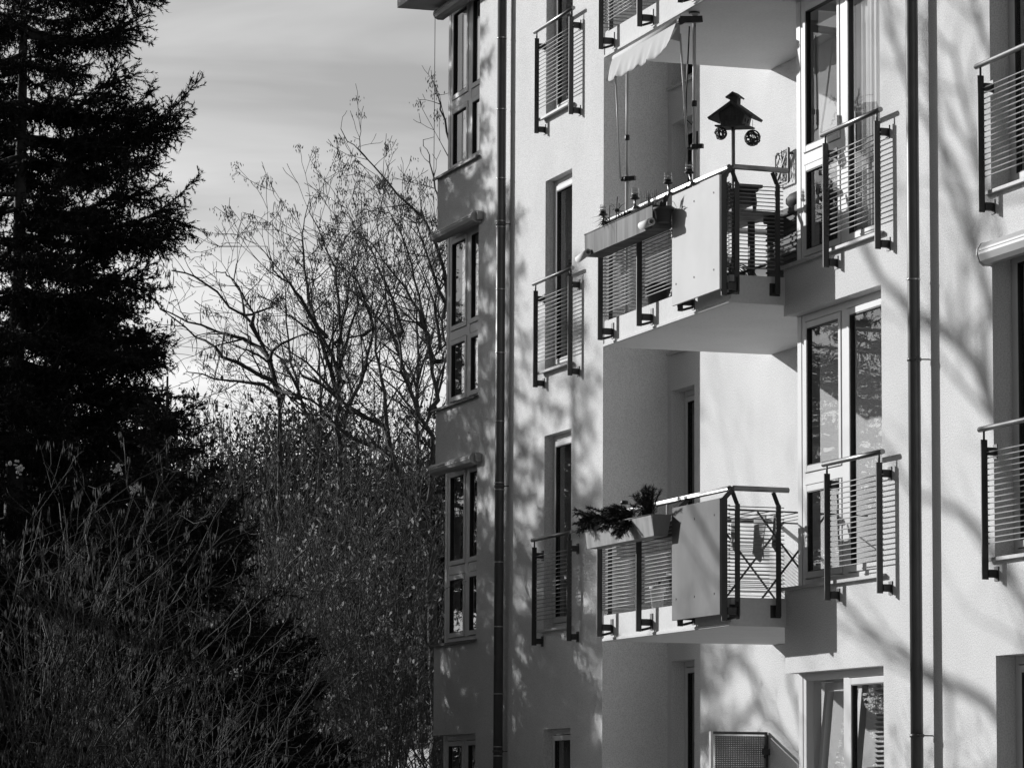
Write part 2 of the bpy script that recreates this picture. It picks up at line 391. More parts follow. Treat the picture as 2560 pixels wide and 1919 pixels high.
PALESILL = mat('pale_sill', 0.5, 0.6, var=0.1, vscale=8); DARKSILL = mat('dark_sill', 0.10, 0.5, var=0.2, vscale=8)
for k in range(4):
    zs = SZ[k]
    # corner window of the left wing
    tr = [(0, zs+.865, .105), (1, zs+.865, .105)] if k else []
    fo, li = window(-9.27, -7.60, YL, zs, LW[k], mull=[(-8.385, .12)], trans=tr, corner=True)
    sd = MB(); yf = YL+.13                                                       # its return on the end wall
    sd.box(-9.268, -9.20, yf+.10, yf+.17, zs, LW[k]); sd.box(-9.268, -9.20, YL+1.53, YL+1.6, zs, LW[k]); sd.box(-9.268, -9.20, yf+.17, YL+1.53, zs, zs+.07); sd.box(-9.268, -9.20, yf+.17, YL+1.53, LW[k]-.07, LW[k])
    so_ = sd.build('window', PVC, bld); MB().box(-9.24, -9.228, yf+.17, YL+1.53, zs+.07, LW[k]-.07).build('pane', GLASS, so_)
    if k: sill(fo, -9.31, -7.57, YL, zs, .055, DARKSILL)
    # French window of the left wing
    fo, li = window(-5.16, -4.26, YL, zs, LW[k], rec=.10, fr=.06)
    if k: sill(fo, -5.23, -4.20, YL, zs, .075, PALESILL)
    if k == 2:
        b = MB()                                                                # a slatted blind let down over the lower part, inside
        for i in range(34): b.bar((-5.03, YL+.22, zs+.12+i*.033), (-4.36, YL+.22, zs+.12+i*.033), .03, .003, up=(0, .7, 1))
        b.build('blind', PALEWOOD, fo)
    else: curtain(fo, -5.08, -4.75, YL+.32, zs+.05, LW[k]-.05, CURTAINDARK, 4, .02, k)
    # narrow window in the back of the recess
    fo, li = window(-3.13, -2.47, YB, zs, BW[k], rec=.14, fr=.06)
    sill(fo, -3.16, -2.42, YB, zs, .05, PALESILL)
    # corner window of the right block
    fo, li = window(2.88, 4.98, 0, zs, RW[k], mull=[(3.925, .115)], trans=[(0, zs+.93, .10)] if k else [], corner=True, skip=((0,) if k == 0 else ()))
    RB = fo
    sd = MB(); sd.box(2.882, 2.95, .24, .31, zs, RW[k]); sd.box(2.882, 2.95, .31, YB, zs, zs+.07); sd.box(2.882, 2.95, .31, YB, RW[k]-.07, RW[k]); sd.box(2.882, 2.95, YB-.07, YB, zs+.07, RW[k]-.07)
    so_ = sd.build('window', PVC, bld); MB().box(2.905, 2.917, .31, YB-.07, zs+.07, RW[k]-.07).build('pane', GLASS, so_)
    if k: sill(fo, 2.86, 5.04, 0, zs, .055, PALESILL)
    if k == 3:
        curtain(fo, 4.03, 4.97, .215, zs+.08, RW[k]-.08, CURTAIN, 7, .016, 3)
        curtain(fo, 3.02, 3.40, .55, zs+.02, RW[k]-.05, CURTAINDARK, 4, .02, 5)
    if k == 2:
        curtain(fo, 4.03, 4.97, .215, zs+.08, RW[k]-.08, CURTAIN, 7, .016, 6)
        curtain(fo, 3.10, 3.45, .60, zs+.02, RW[k]-.05, CURTAINDARK, 4, .02, 7)
    if k == 1:
        curtain(fo, 3.35, 3.80, .75, zs+.02, zs+1.6, CURTAINDARK, 5, .02, 8)
        curtain(fo, 4.45, 4.75, .70, zs+.02, RW[k]-.05, CURTAINDARK, 3, .02, 9)
    if k == 0:                                                                  # tilted casement and lowered slatted blind, ground floor
        a, b_, za, zb = li[0]; e = .007; T = MB(); T.M = Matrix.Translation((0, .12, za+.02)) @ Matrix.Rotation(math.radians(-5.5), 4, 'X') @ Matrix.Translation((0, -.12, -za-.02))
        A, B, ZA, ZB = a+e, b_-e, za+e, zb-e
        for q in ((A, A+.075, ZA, ZB), (B-.075, B, ZA, ZB), (A+.075, B-.075, ZB-.075, ZB), (A+.075, B-.075, ZA, ZA+.075)): T.box(q[0], q[1], .12, .18, q[2], q[3])
        ts = T.build('tilted_sash', PVC, fo, bevel=.004)
        P = MB(); P.M = T.M; P.box(A+.075, B-.075, .145, .157, ZA+.075, ZB-.075); P.build('pane', GLASS, fo)
        bl = MB()
        for i in range(48): bl.bar((4.05, .34, za+.06+i*.04), (4.90, .34, za+.06+i*.04), .034, .003, up=(0, .8, 1))
        for i in range(26): bl.bar((3.25, .62, za+.06+i*.045), (3.85, .62, za+.06+i*.045), .05, .004, up=(0, .3, 1))
        bl.build('blind', PALEWOOD, fo)
    # wide French window further along the right block
    fo, li = window(7.07, 9.15, 0, zs, RW[k], rec=.16, mull=[(8.11, .11)])
    if k: sill(fo, 6.99, 9.22, 0, zs, .055, PALESILL)
    curtain(fo, 7.25, 7.7, .42, zs+.02, RW[k]-.05, CURTAIN if k != 1 else CURTAINDARK, 5, .02, 20+k)

# railings in front of the French windows
def window_railing(xa, xb, Yw, zs, inset=.075):
    Y = Yw-.098
    R = empty('window_railing', ((xa+xb)/2, Y, zs), bld)
    MB().tube([(xa, Y, zs+.97), (xb, Y, zs+.97)], .0215, 14).build('handrail', STEEL, R)
    for x in (xa+inset, xb-inset):
        p = MB(); p.box(x-.006, x+.006, Y-.026, Y+.026, zs-.17, zs+.888)
        p.tube([(x, Y, zs+.885), (x, Y, zs+.965)], .009, 8)
        for z in (zs-.125, zs+.80):
            p.box(x-.02, x+.02, Y+.026, Yw-.008, z-.03, z+.03); p.box(x-.035, x+.035, Yw-.008, Yw-.001, z-.055, z+.055)
        for z in (zs+.86, zs+.83): p.tube([(x+.006, Y, z), (x+.011, Y, z)], .007, 6)
        p.build('post', DARKSTEEL, R)
    b = MB()
    for i in range(17):
        z = zs+.10+i*.0432; b.tube([(xa+inset-.03, Y+.018, z), (xb-inset+.03, Y+.018, z)], .0052, 6)
    b.build('rail_bars', BARSTEEL, R)
for k in (1, 2, 3):
    window_railing(-5.27, -3.95, YL, SZ[k]); window_railing(3.985, 5.215, 0, SZ[k]); window_railing(7.03, 9.20, 0, SZ[k])

# shutter and awning cassettes above windows
def cassette(x0, x1, Yw, z0, dep, h, motor=True):
    pr = [(Yw-.002, z0), (Yw-dep*.55, z0), (Yw-dep*.86, z0+h*.16), (Yw-dep, z0+h*.45), (Yw-dep*.95, z0+h*.72), (Yw-dep*.72, z0+h*.97), (Yw-dep*.5, z0+h), (Yw-.002, z0+h)]
    o = MB().prism(pr, x0, x1, 'x'); 
    for t in (.60,): o.box(x0+.01, x1-.01, Yw-dep-.002, Yw-dep*.9, z0+h*t, z0+h*t+.004)
    o = o.build('awning_cassette', CASSETTE, bld)
    big = [(Yw-.001+(y-Yw)*1.04, z0+h/2+(z-z0-h/2)*1.05) for y, z in pr]
    for a, b in ((x0-.022, x0), (x1, x1+.022)): MB().prism(big, a, b, 'x').build('end_cap', CASSETTE, o)
    if motor: MB().box(x1+.024, x1+.085, Yw-.075, Yw-.002, z0+.02, z0+h-.015).build('gear_box', SILL, o)
    return o
for z in (5.47, 8.27): cassette(-9.12, -7.50, YL, z, .13, .125)
cassette(-9.05, -7.50, YL, 10.97, .13, .125); cassette(7.06, 9.2, 0, 5.70, .115, .17, False); cassette(7.06, 9.2, 0, 8.50, .115, .17, False)
MB().tube([(-9.33, YL-.03, 11.12), (-9.33, YL-.03, 9.08)], .004, 5).build('guide_wire', DARKSTEEL, bld)

# downpipes
def downpipe(x, y, r, Yw, rings, brk):
    MB().tube([(x, y, 0), (x, y, TOP)], r, 20).build('downpipe', PIPE, bld); p = bld.children[-1]
    for z in rings: MB().lathe((x, y, z), [(r+.001, -.006), (r+.006, -.005), (r+.006, .005), (r+.001, .006)], 20).build('joint_ring', CLAMP, p)
    for z in brk:
        b = MB(); b.lathe((x, y, z), [(r+.002, -.014), (r+.007, -.012), (r+.007, .012), (r+.002, .014)], 20); b.tube([(x+r*.6, y+r*.7, z), (x+r, Yw-.002, z)], .006, 6); b.tube([(x+r+.01, y-.01, z-.012), (x+r+.01, y-.01, z+.012)], .01, 6)
        b.build('bracket', PIPE, p)
downpipe(-6.46, YL-.095, .0525, YL, [9.396+.82, 9.396, 8.605, 8.118, 8.05, 7.342, 6.624, 5.853, 5.162, 5.086, 4.276, 3.559, 2.814, 2.231, 2.13], [8.084, 5.124, 2.18])
downpipe(5.875, -.114, .05, 0, [5.748, 8.3], [5.109, 8.06, 2.149])

# balconies
def balcony(k, panel_mat):
    zb = [None, 3.13, 5.93, 8.73][k]; zt = zb+.245
    s = MB(); s.box(-.37, 2.92, -.514, -.001, zb, zt); s.box(-.37, 2.877, -.001, YB-.001, zb, zt)
    s.prism([(-.514, zb+.004), (-.514, zb+.034), (-.530, zb+.022), (-.530, zb+.002)], -.37, 2.92, 'x')
    B = s.build('balcony_slab', STUCCO_SMOOTH, bld)
    R = empty('balcony_railing', (1.2, -.56, zt), bld)
    Yp = -.64
    def post(x, y, wx, wy, z0, z1, plate):
        p = MB(); p.box(x-wx/2, x+wx/2, y-wy/2, y+wy/2, z0, z1)
        if plate == 'front':
            p.box(x-.02, x+.02, y+wy/2, -.522, zb+.09, zb+.15); p.box(x-.012, x+.05, -.522, -.5145, zb+.05, zb+.20); p.tube([(x, y+.03, zb+.05), (x+.05, -.53, zb+.07)], .012, 8)
            p.bar((x, y, z1-.01), (x, -.56, zt+.915), .012, .04)
        elif plate == 'end':
            p.box(2.9205, 2.930, y-.045, y+.05, zb+.075, zb+.185); p.box(2.930, x-wx/2, y-.015, y+.015, zb+.10, zb+.16)
            p.bar((x, y, z1-.01), (x-.03, y-.035, zt+.91), .012, .036); 
        elif plate == 'floor': p.box(x-.04, x+.04, y-.04, y+.04, zt+.001, zt+.012)
        p.build('post', DARKSTEEL, R)
    for x in (-.15, .93, 2.0, 3.075): post(x, Yp+.005, .014, .052, zb+.035, zt+.845, 'front')
    for y in (-.485, -.105): post(3.0, y, .014, .044, zb+.085, zt+.80, 'end')
    for y in (-.47, .55): post(-.33, y, .014, .044, zt+.012, zt+.84, 'floor')
    MB().tube([(-.30, 1.16, zt+.932), (-.30, -.56, zt+.932), (-.20, -.56, zt+.932), (3.0, -.555, zt+.932), (3.02, -.53, zt+.932), (2.985, .0-.004, zt+.932)], .0235, 14).build('handrail', STEEL, R)
    zr = [zt+.05+i*.0345 for i in range(22)]
    for xa, xb in ((-.21, .985), (.87, 1.99), (1.95, 3.12)):
        b = MB()
        for z in zr: b.tube([(xa, Yp+.038, z+(.002 if xa > .5 else 0)), (xb, Yp+.038, z+(.002 if xa > .5 else 0))], .0048, 6)
        b.build('rail_bars', BARSTEEL, R)
    b = MB()
    for z in zr: b.tube([(2.985, -.56, z+.004), (2.985, -.045, z+.004)], .0048, 6)
    b.build('rail_bars', BARSTEEL, R)
    b = MB()
    for z in zr: b.tube([(-.315, -.56, z-.006), (-.315, 1.15, z-.006)], .0048, 6)
    b.build('rail_bars', BARSTEEL, R)
    p = MB(); p.box(1.945, 3.115, Yp-.052, Yp-.032, zb+.085, zt+.835)
    po = p.build('privacy_panel', panel_mat, R, bevel=.002)
    if k == 1: po['label'] = 'grey zinc privacy panel, darker than the white one above'
    sc = MB()
    for x in (2.05, 2.50, 2.98):
        for z in (zb+.27, zt+.70): sc.tube([(x, Yp-.050, z), (x, Yp-.057, z)], .009, 8)
    sc.build('panel_screws', DARKSTEEL, R)
    return B
balcony(1, ZINCPANEL); balcony(2, WHITEPANEL); balcony(3, WHITEPANEL)

# ================================================================== things on and by the balconies
ZT = {1: 3.375, 2: 6.175, 3: 8.975}                # balcony floors
rnd = random.Random(7)

# ---- planter troughs hooked over the railing
def planter(k, z0, z1, label, taper):
    t = tag(empty('planter_trough', (1.0, -.77, z0), None), label, 'planter')
    y0, y1, x0, x1, w = -.874, -.69, .08, 1.93, .004
    b = MB()
    b.prism([(y0+taper, z0), (y0, z1), (y0+w, z1), (y0+taper+w, z0+w)], x0+taper, x1-taper, 'x')
    b.prism([(y1-taper, z0), (y1, z1), (y1-w, z1), (y1-taper-w, z0+w)], x0+taper, x1-taper, 'x')
    b.box(x0+taper, x1-taper, y0+taper+w, y1-taper-w, z0, z0+w)
    for xa, xb, s in ((x0, x0+taper, 1), (x1, x1-taper, -1)):
        n = b.pts([(xb, y0+taper, z0), (xb, y1-taper, z0), (xa, y1, z1), (xa, y0, z1), (xb+s*w, y0+taper, z0), (xb+s*w, y1-taper, z0), (xa+s*w, y1, z1), (xa+s*w, y0, z1)])
        for q in ((0,1,2,3), (7,6,5,4), (0,4,5,1), (1,5,6,2), (2,6,7,3), (3,7,4,0)): b.face([n+i for i in q])
    b.tube([(x0, y0, z1), (x1, y0, z1)], .006, 6); b.tube([(x0, y1, z1), (x1, y1, z1)], .006, 6)
    b.build('trough', ZINC if k == 2 else ZINCPALE, t)
    h = MB()
    for x in (.45, 1.5):
        h.bar((x, y1-.01, z1-.01), (x, -.575, z1+.0), .03, .006); h.bar((x, -.575, z1), (x, -.575, ZT[k]+.905), .006, .03, up=(1, 0, 0))
    h.build('hook', DARKSTEEL, t)
    MB().box(x0+.02+taper, x1-.02-taper, y0+.012+taper, y1-.012-taper, z0+.02, z1-.03).build('soil', CLAY, t)
    if taper < .01:
        MB().box((x0+x1)/2-.03, (x0+x1)/2-.026, y0-.002, y0, z0+.004, z1-.004).build('seam', DARKSTEEL, t)
    return t
planter(2, 6.715, 6.925, 'long zinc planter trough on the middle balcony railing with sparse plants', .003)
planter(1, 3.965, 4.155, 'tapered zinc planter trough on the lower balcony railing filled with fir sprigs', .028)

def sprig(b, p, d, L, r, rng, needles=9, nl=.03):
    """a conifer or leafy sprig: stem with flat needles, into builder b"""
    p = Vector(p); d = Vector(d).normalized(); n = max(2, int(L/.022)); q = p.copy()
    for i in range(n):
        d2 = (d+Vector((rng.gauss(0, .12), rng.gauss(0, .12), rng.gauss(0, .1)-.03))).normalized(); e = q+d2*(L/n)
        b.bar(q, e, r, r)
        for s in range(needles//3):
            a = Vector((rng.gauss(0, 1), rng.gauss(0, 1), rng.gauss(0, 1))); a = (a-d2*a.dot(d2)).normalized(); t = q+d2*(rng.random()*L/n); tip = t+(d2*.7+a*.7)*nl*(.7+.6*rng.random()); side = d2.cross(a)*.0032
            m = b.pts([t-side, t+side, tip]); b.face([m, m+1, m+2])
        q = e; d = d2
# plants in the upper trough: canes, a spider-like tuft, dry stalks
def plant(name, label, x, y, z, fn, m, cat='plant', grp=None):
    b = MB(); fn(b, x, y, z); t = tag(empty(name, (x, y, z)), label, cat, grp); b.build('foliage', m, t); return t
def leaf(b, p, tip, w, sag=.3):
    p = Vector(p); tip = Vector(tip); d = tip-p; s = d.cross(Vector((0, 0, 1))).normalized()*w/2; mid = p+d*.5+Vector((0, 0, d.length*sag*.5))
    n = b.pts([p, mid-s, mid+s, tip, mid+Vector((0, 0, -.004))]); b.face([n, n+1, n+4]); b.face([n, n+4, n+2]); b.face([n+1, n+3, n+4]); b.face([n+4, n+3, n+2])
def tuft(b, x, y, z, n=26, L=.2, w=.016, rng=rnd):
    for i in range(n):
        a = rng.random()*6.283; l = L*(.6+.6*rng.random()); leaf(b, (x, y, z), (x+math.cos(a)*l, y+math.sin(a)*l*.7-.03, z+l*(rng.random()*.9-.45)), w, .5)
plant('spiky_plant', 'spiky dark plant spilling over the middle of the upper zinc trough', .72, -.83, 6.93, lambda b, x, y, z: tuft(b, x, y, z), LEAF)
def canes(b, x, y, z):
    for dx, h, ln in ((-.12, .22, .03), (.05, .27, -.01), (.13, .20, .02)):
        b.tube([(x+dx, y, z-.1), (x+dx-ln, y+.02, z+h)], .005, 6)
    for i in range(14): leaf(b, (x+.1+rnd.gauss(0, .03), y, z+.10+rnd.random()*.06), (x+.1+rnd.gauss(0, .07), y+rnd.gauss(0, .05), z+.10+rnd.gauss(.03, .05)), .02)
plant('staked_plant', 'young plant tied to thin canes standing in the upper zinc trough', .62, -.78, 6.93, canes, LEAF)
def drystalks(b, x, y, z):
    for i in range(70):
        a = rnd.random()*6.28; r = rnd.random()*.11; h = .08+rnd.random()*.11
        b.tube([(x+r*math.cos(a), y+r*.5*math.sin(a), z-.03), (x+1.5*r*math.cos(a)+rnd.gauss(0, .02), y+r*.7*math.sin(a), z+h)], .0016, 3)
plant('dry_grass_clump', 'fine dry grass clump at the near end of the upper zinc trough', 1.58, -.78, 6.93, drystalks, LEAF)
def low_leaf(b, x, y, z):
    for i in range(40): leaf(b, (x+rnd.gauss(0, .05), y+rnd.gauss(0, .03), z-.01), (x+rnd.gauss(0, .10), y+rnd.gauss(0, .05), z+.03+rnd.random()*.06), .022)
plant('low_plant', 'low leafy plant between the spiky plant and the second glass lamp', 1.05, -.78, 6.93, low_leaf, LEAF)

# (the fir sprigs of the lower trough are made below, with the spruce needles)
def bottle(x, y, z, h, r, label):
    t = tag(empty('glass_bottle', (x, y, z)), label, 'bottle', 'glass bottles in the lower trough')
    MB().lathe((x, y, z), [(r*.9, 0), (r, .01), (r, h*.55), (r*.45, h*.72), (r*.4, h), (r*.3, h)], 12).build('glass', LAMPGLASS, t)
    return t
bottle(1.53, -.80, 4.13, .30, .030, 'taller clear glass bottle among the upright fir twigs')
bottle(1.66, -.77, 4.13, .26, .028, 'shorter clear glass bottle among the upright fir twigs')
def lantern(x, y, z, h, label):
    t = tag(empty('garden_lamp', (x, y, z)), label, 'garden lamp', 'small solar lamps in the lower trough')
    MB().lathe((x, y, z), [(.028, 0), (.030, h-.03), (.026, h-.03)], 12).build('glass', LAMPGLASS, t)
    MB().lathe((x, y, z+h-.028), [(.036, 0), (.036, .028), (.02, .034)], 12).build('lamp_cap', DARKSTEEL, t)
    MB().lathe((x, y, z+.02), [(.018, 0), (.018, h*.4)], 8).build('core', ALU, t)
lantern(.63, -.77, 4.10, .21, 'lower of two capped solar lamps rising behind the fir sprigs')
lantern(.92, -.77, 4.12, .23, 'higher of two capped solar lamps rising behind the fir sprigs')

# dark pots behind the near ends of the troughs
def pot(x, y, z, r, h, label, m=CLAY, leaves=0, cat='flower pot'):
    t = tag(empty('flower_pot', (x, y, z)), label, cat)
    MB().lathe((x, y, z), [(r*.72, 0), (r*.95, h*.82), (r*1.08, h*.82), (r*1.08, h), (r*.96, h), (r*.9, h*.9)], 18).build('pot', m, t)
    if leaves:
        b = MB()
        for i in range(leaves): leaf(b, (x+rnd.gauss(0, r*.3), y+rnd.gauss(0, r*.3), z+h*.9), (x+rnd.gauss(0, r), y+rnd.gauss(0, r), z+h+rnd.random()*r*1.6), .03)
        b.build('foliage', LEAF, t)
    return t
pot(2.02, -.80, 6.75, .088, .135, 'small dark clay pot with a seedling beside the near end of the upper trough', CLAY, 9)
def deskbox(x0, x1, y0, y1, z0, z1, label):
    t = tag(empty('planter_box', ((x0+x1)/2, (y0+y1)/2, z0)), label, 'planter'); b = MB(); w = .012
    b.box(x0, x1, y0, y0+w, z0, z1); b.box(x0, x1, y1-w, y1, z0, z1); b.box(x0, x0+w, y0+w, y1-w, z0, z1); b.box(x1-w, x1, y0+w, y1-w, z0, z1); b.box(x0+w, x1-w, y0+w, y1-w, z0, z0+w)
    b.build('box', PLASTIC, t); f = MB()
    MB().box(x0+w, x1-w, y0+w, y1-w, z0+w, z1-.03).build('soil', CLAY, t)
    for i in range(14): leaf(f, (x1-.05+rnd.gauss(0, .03), y0+.06, z1-.03), (x1-.03+rnd.gauss(0, .06), y0+.05+rnd.gauss(0, .05), z1+rnd.random()*.07), .02)
    f.build('foliage', LEAF, t)
deskbox(1.1, 1.95, -.545, -.36, 3.99, 4.13, 'black plastic flower box hung inside the lower balcony railing')

# pale tube sleeves under the upper trough
def sleeve(x0, x1, y, z, r, label, dz=0):
    P = [(x0, y, z-dz), (x1, y, z)]
    t = tag(empty('foam_tube', ((x0+x1)/2, y, z)), label, 'tube')
    b = MB(); v0 = Vector(P[0]); v1 = Vector(P[1]); n = 18; d = (v1-v0).normalized(); a = d.cross(Vector((0, 0, 1))).normalized(); c = d.cross(a)
    rings = []
    for (q, rr) in ((v0, r*.55), (v0, r), (v1, r), (v1, r*.6), (v0+d*.01, r*.55)):
        rings.append(b.pts([q+(a*math.cos(6.283*j/n)+c*math.sin(6.283*j/n))*rr for j in range(n)]))
    for i in range(4):
        for j in range(n): jj = (j+1) % n; b.face([rings[i]+j, rings[i]+jj, rings[i+1]+jj, rings[i+1]+j], i == 1)
    b.build('sleeve', FOAM, t)
sleeve(1.72, 1.985, -.900, 6.762, .035, 'pale hollow tube strapped at the near lower corner of the upper trough')
sleeve(-.03, .26, -.900, 6.735, .032, 'pale tube poking out at the far lower corner of the upper trough', .03)

# glass torch lamps clamped to the handrail
def torch(x, y, z, zr, lean, label):
    t = tag(empty('rail_torch', (x, y, zr)), label, 'torch lamp', 'glass torch lamps on the middle balcony railing')
    top = Vector((x+lean[0], y+lean[1], z))
    s = MB(); s.tube([(x, y, zr), tuple(top)], .012, 8); s.lathe((x, y, zr-.012), [(.02, 0), (.02, .03)], 10); s.ball((x+.02, y-.012, zr+.012), .009, 8); s.build('stem', STEEL, t)
    c = MB(); c.lathe(tuple(top), [(.016, -.012), (.042, -.004), (.046, .004), (.034, .012), (.024, .03), (.0, .034)], 14); c.build('lamp_base', DARKSTEEL, t)
    g = MB(); g.lathe(tuple(top), [(.028, .008), (.037, .028), (.039, .045), (.034, .058), (.0315, .062), (.0315, .098), (.0295, .098), (.0295, .062), (.032, .055), (.036, .043), (.034, .028), (.026, .012)], 16); g.build('glass', LAMPGLASS, t)
    f = MB()
    for zz in (.034, .046, .070): f.lathe(tuple(top), [(.031, zz-.002), (.0385, zz), (.031, zz+.002)], 16)
    f.lathe(tuple(top), [(.012, .012), (.012, .05), (.004, .054)], 8)
    f.build('glass_ribs', ALU, t)
torch(-.17, -.60, 7.17, 7.085, (.0, 0), 'clear glass torch lamp at the far end, farthest from the birdhouse')
torch(.72, -.60, 7.185, 7.10, (0, 0), 'clear glass torch lamp rising from the plants in the upper trough')
torch(1.60, -.585, 7.195, 7.09, (-.045, 0), 'clear glass torch lamp just left of the white panel')
torch(2.17, -.585, 7.20, 7.09, (-.07, 0), 'clear glass torch lamp above the white panel, nearest the birdhouse')

# ---- clamp awning between two balcony slabs
aw = tag(empty('clamp_awning', (.9, -.44, 6.18)), 'rolled-up white clamp awning on two slim poles between the balconies', 'awning')
for x, y in ((.03, -.43), (1.82, -.43)):
    p = MB(); p.tube([(x, y, 6.19), (x, y, 7.52)], .021, 12); p.tube([(x, y, 7.50), (x, y, 8.70)], .016, 12); p.lathe((x, y, 8.69), [(.035, 0), (.02, -.03+.03), (.05, .03), (.05, .038)], 12)
    p.build('pole', ALU, aw)
    MB().lathe((x, y, 7.49), [(.032, -.02), (.034, 0), (.032, .025)], 12).bar((x-.05, y-.04, 7.495), (x+.06, y+.06, 7.495), .035, .04).build('clamp', PLASTIC, aw)
    MB().lathe((x, y, 6.178), [(.045, 0), (.045, .02), (.025, .03)], 12).build('foot', PLASTIC, aw)
    MB().lathe((x, y, 8.715), [(.05, 0), (.052, .012)], 12).build('head', PLASTIC, aw)
    MB().lathe((x, y, 7.86), [(.02, 0), (.024, .01), (.024, .05), (.02, .055)], 12).build('collar', PLASTIC, aw)
    a = MB(); a.tube([(x+.14 if x < 1 else x+.09, -.60, 8.50), (x-.02, y-.06, 7.49)], .010, 8); a.build('drop_arm', ALU, aw)
MB().tube([(.17, -.60, 8.615), (1.91, -.60, 8.615)], .036, 16).build('roller', CANVAS, aw)
MB().tube([(1.91, -.60, 8.615), (1.96, -.60, 8.615)], .034, 12).bar((1.94, -.63, 8.62), (1.85, -.38, 8.66), .055, .06).build('roller_bracket', PLASTIC, aw)
MB().tube([(.15, -.60, 8.615), (.17, -.60, 8.615)], .03, 12).build('roller_bracket', PLASTIC, aw)
def val(u, v):
    x = .17+1.73*u; sc = .20+.028*abs(math.sin(u*math.pi*6))**.55+.02*math.sin(u*2.2)
    if u > .84: sc *= 1-(u-.84)/.16*.22
    rip = .012*math.sin(u*24+v*1.2)+.007*math.sin(u*61+1)
    return (x+.008*math.sin(u*17)*v, -.637-.055*v+rip*v*v, 8.598-sc*v)
va = MB(); va.grid(val, 90, 8, thick=(0, .003, 0)); va.build('valance', CANVAS, aw)
MB().grid(lambda u, v: (.17-.055*u*v-.02*v, -.64-.05*v+.10*u, 8.60-.20*v-.02*u), 6, 6, thick=(.003, 0, 0)).build('valance_side', CANVAS, aw)
MB().grid(lambda u, v: (1.90-.02*u-.05*v*u, -.60-.06*u*v, 8.60-.17*v*(1-.2*u)), 6, 6, thick=(.003, 0, 0)).build('valance_side', CANVAS, aw)
cr_ = MB(); cr_.tube([(1.80, -.47, 8.60), (1.775, -.50, 7.75)], .007, 8); cr_.tube([(1.775, -.50, 7.75), (1.79, -.44, 7.70), (1.80, -.40, 7.62)], .007, 8); cr_.tube([(1.80, -.40, 7.64), (1.80, -.40, 7.52)], .015, 8); cr_.tube([(1.775, -.50, 7.92), (1.775, -.50, 7.78)], .016, 8); cr_.build('crank', PLASTIC, aw)

# ---- bird house on a pole at the railing corner, two wicker balls hanging from its eaves
bh = tag(empty('bird_house', (2.955, -.50, 6.175)), 'dark wooden bird house with pitched roof and chimney on a pole at the railing corner', 'bird house')
MB().tube([(2.958, -.50, 6.178), (2.955, -.50, 7.47)], .017, 10).build('pole', MIDWOOD, bh)
T = Matrix.Translation((2.955, -.485, 7.462)) @ Matrix.Rotation(math.radians(-46), 4, 'Z') @ Matrix.Rotation(math.radians(-3), 4, 'X')
def hb(): m = MB(); m.M = T; return m
b = hb(); b.box(-.105, .105, -.145, .145, 0, .014); b.build('floor_board', DARKWOOD, bh)
# local axes: gable looks to +x (the viewer), roof slopes fall to +-y
b = hb(); b.prism([(-.100, .014), (.100, .014), (.122, .112), (0, .200), (-.122, .112)], .070, .082, 'x'); b.prism([(-.100, .014), (.100, .014), (.122, .112), (0, .200), (-.122, .112)], -.082, -.070, 'x')
for zz in (.045, .075, .105): b.box(.082, .084, -.10, .10, zz-.002, zz)
b.build('gable_wall', DARKWOOD, bh)
b = hb()
for s in (1, -1):
    n = b.pts([(-.07, s*.094, .014), (.07, s*.094, .014), (.07, s*.116, .112), (-.07, s*.116, .112), (-.07, s*.102, .014), (.07, s*.102, .014), (.07, s*.124, .112), (-.07, s*.124, .112)])
    for q in ((0,1,2,3), (7,6,5,4), (0,4,5,1), (1,5,6,2), (2,6,7,3), (3,7,4,0)): b.face([n+i for i in q])
b.build('side_wall', MIDWOOD, bh)
for yy in (-.042, .035): b = hb(); b.box(.0822, .0855, yy-.012, yy+.012, .05, .095); b.build('opening', PLASTIC, bh)
for xx in (-.03, .03): b = hb(); b.ball((xx, .112, .062), .015, 10, (1, .5, 1.5)); b.build('opening', PLASTIC, bh)
b = hb()
for s in (1, -1): b.prism([(0, .222), (s*.215, .080), (s*.200, .060), (0, .198)], -.115, .118, 'x')
b.build('roof', DARKWOOD, bh)
b = hb(); b.box(-.015, .065, -.030, .038, .195, .272)
for s in (1, -1): b.prism([(0, .308), (s*.066, .262), (s*.060, .250), (0, .290)], -.035, .085, 'x')
b.build('chimney', DARKWOOD, bh)
def wicker(c, r, seed, label):
    t = tag(empty('wicker_ball', c), label, 'wicker ball', 'wicker balls hanging under the bird house')
    rg = random.Random(seed); b = MB()
    for i in range(12):
        a = Vector((rg.gauss(0, 1), rg.gauss(0, 1), rg.gauss(0, 1))).normalized(); u = a.orthogonal().normalized(); v = a.cross(u); off = rg.uniform(-.55, .55)*r; q = math.sqrt(r*r-off*off)
        P = [Vector(c)+a*off+(u*math.cos(6.283*j/18)+v*math.sin(6.283*j/18))*q for j in range(19)]; b.tube(P, r*.085, 5, False)
    b.build('weave', WICKER, t); MB().tube([(c[0], c[1], c[2]+r*.95), (c[0]+.005, c[1], c[2]+r+.09)], .002, 4).build('string', PLASTIC, t)
wicker((2.95, -.615, 7.405), .054, 1, 'smaller wicker ball hanging on the far side of the bird house')
wicker((3.02, -.345, 7.37), .068, 2, 'larger wicker ball hanging on the wall side of the bird house')

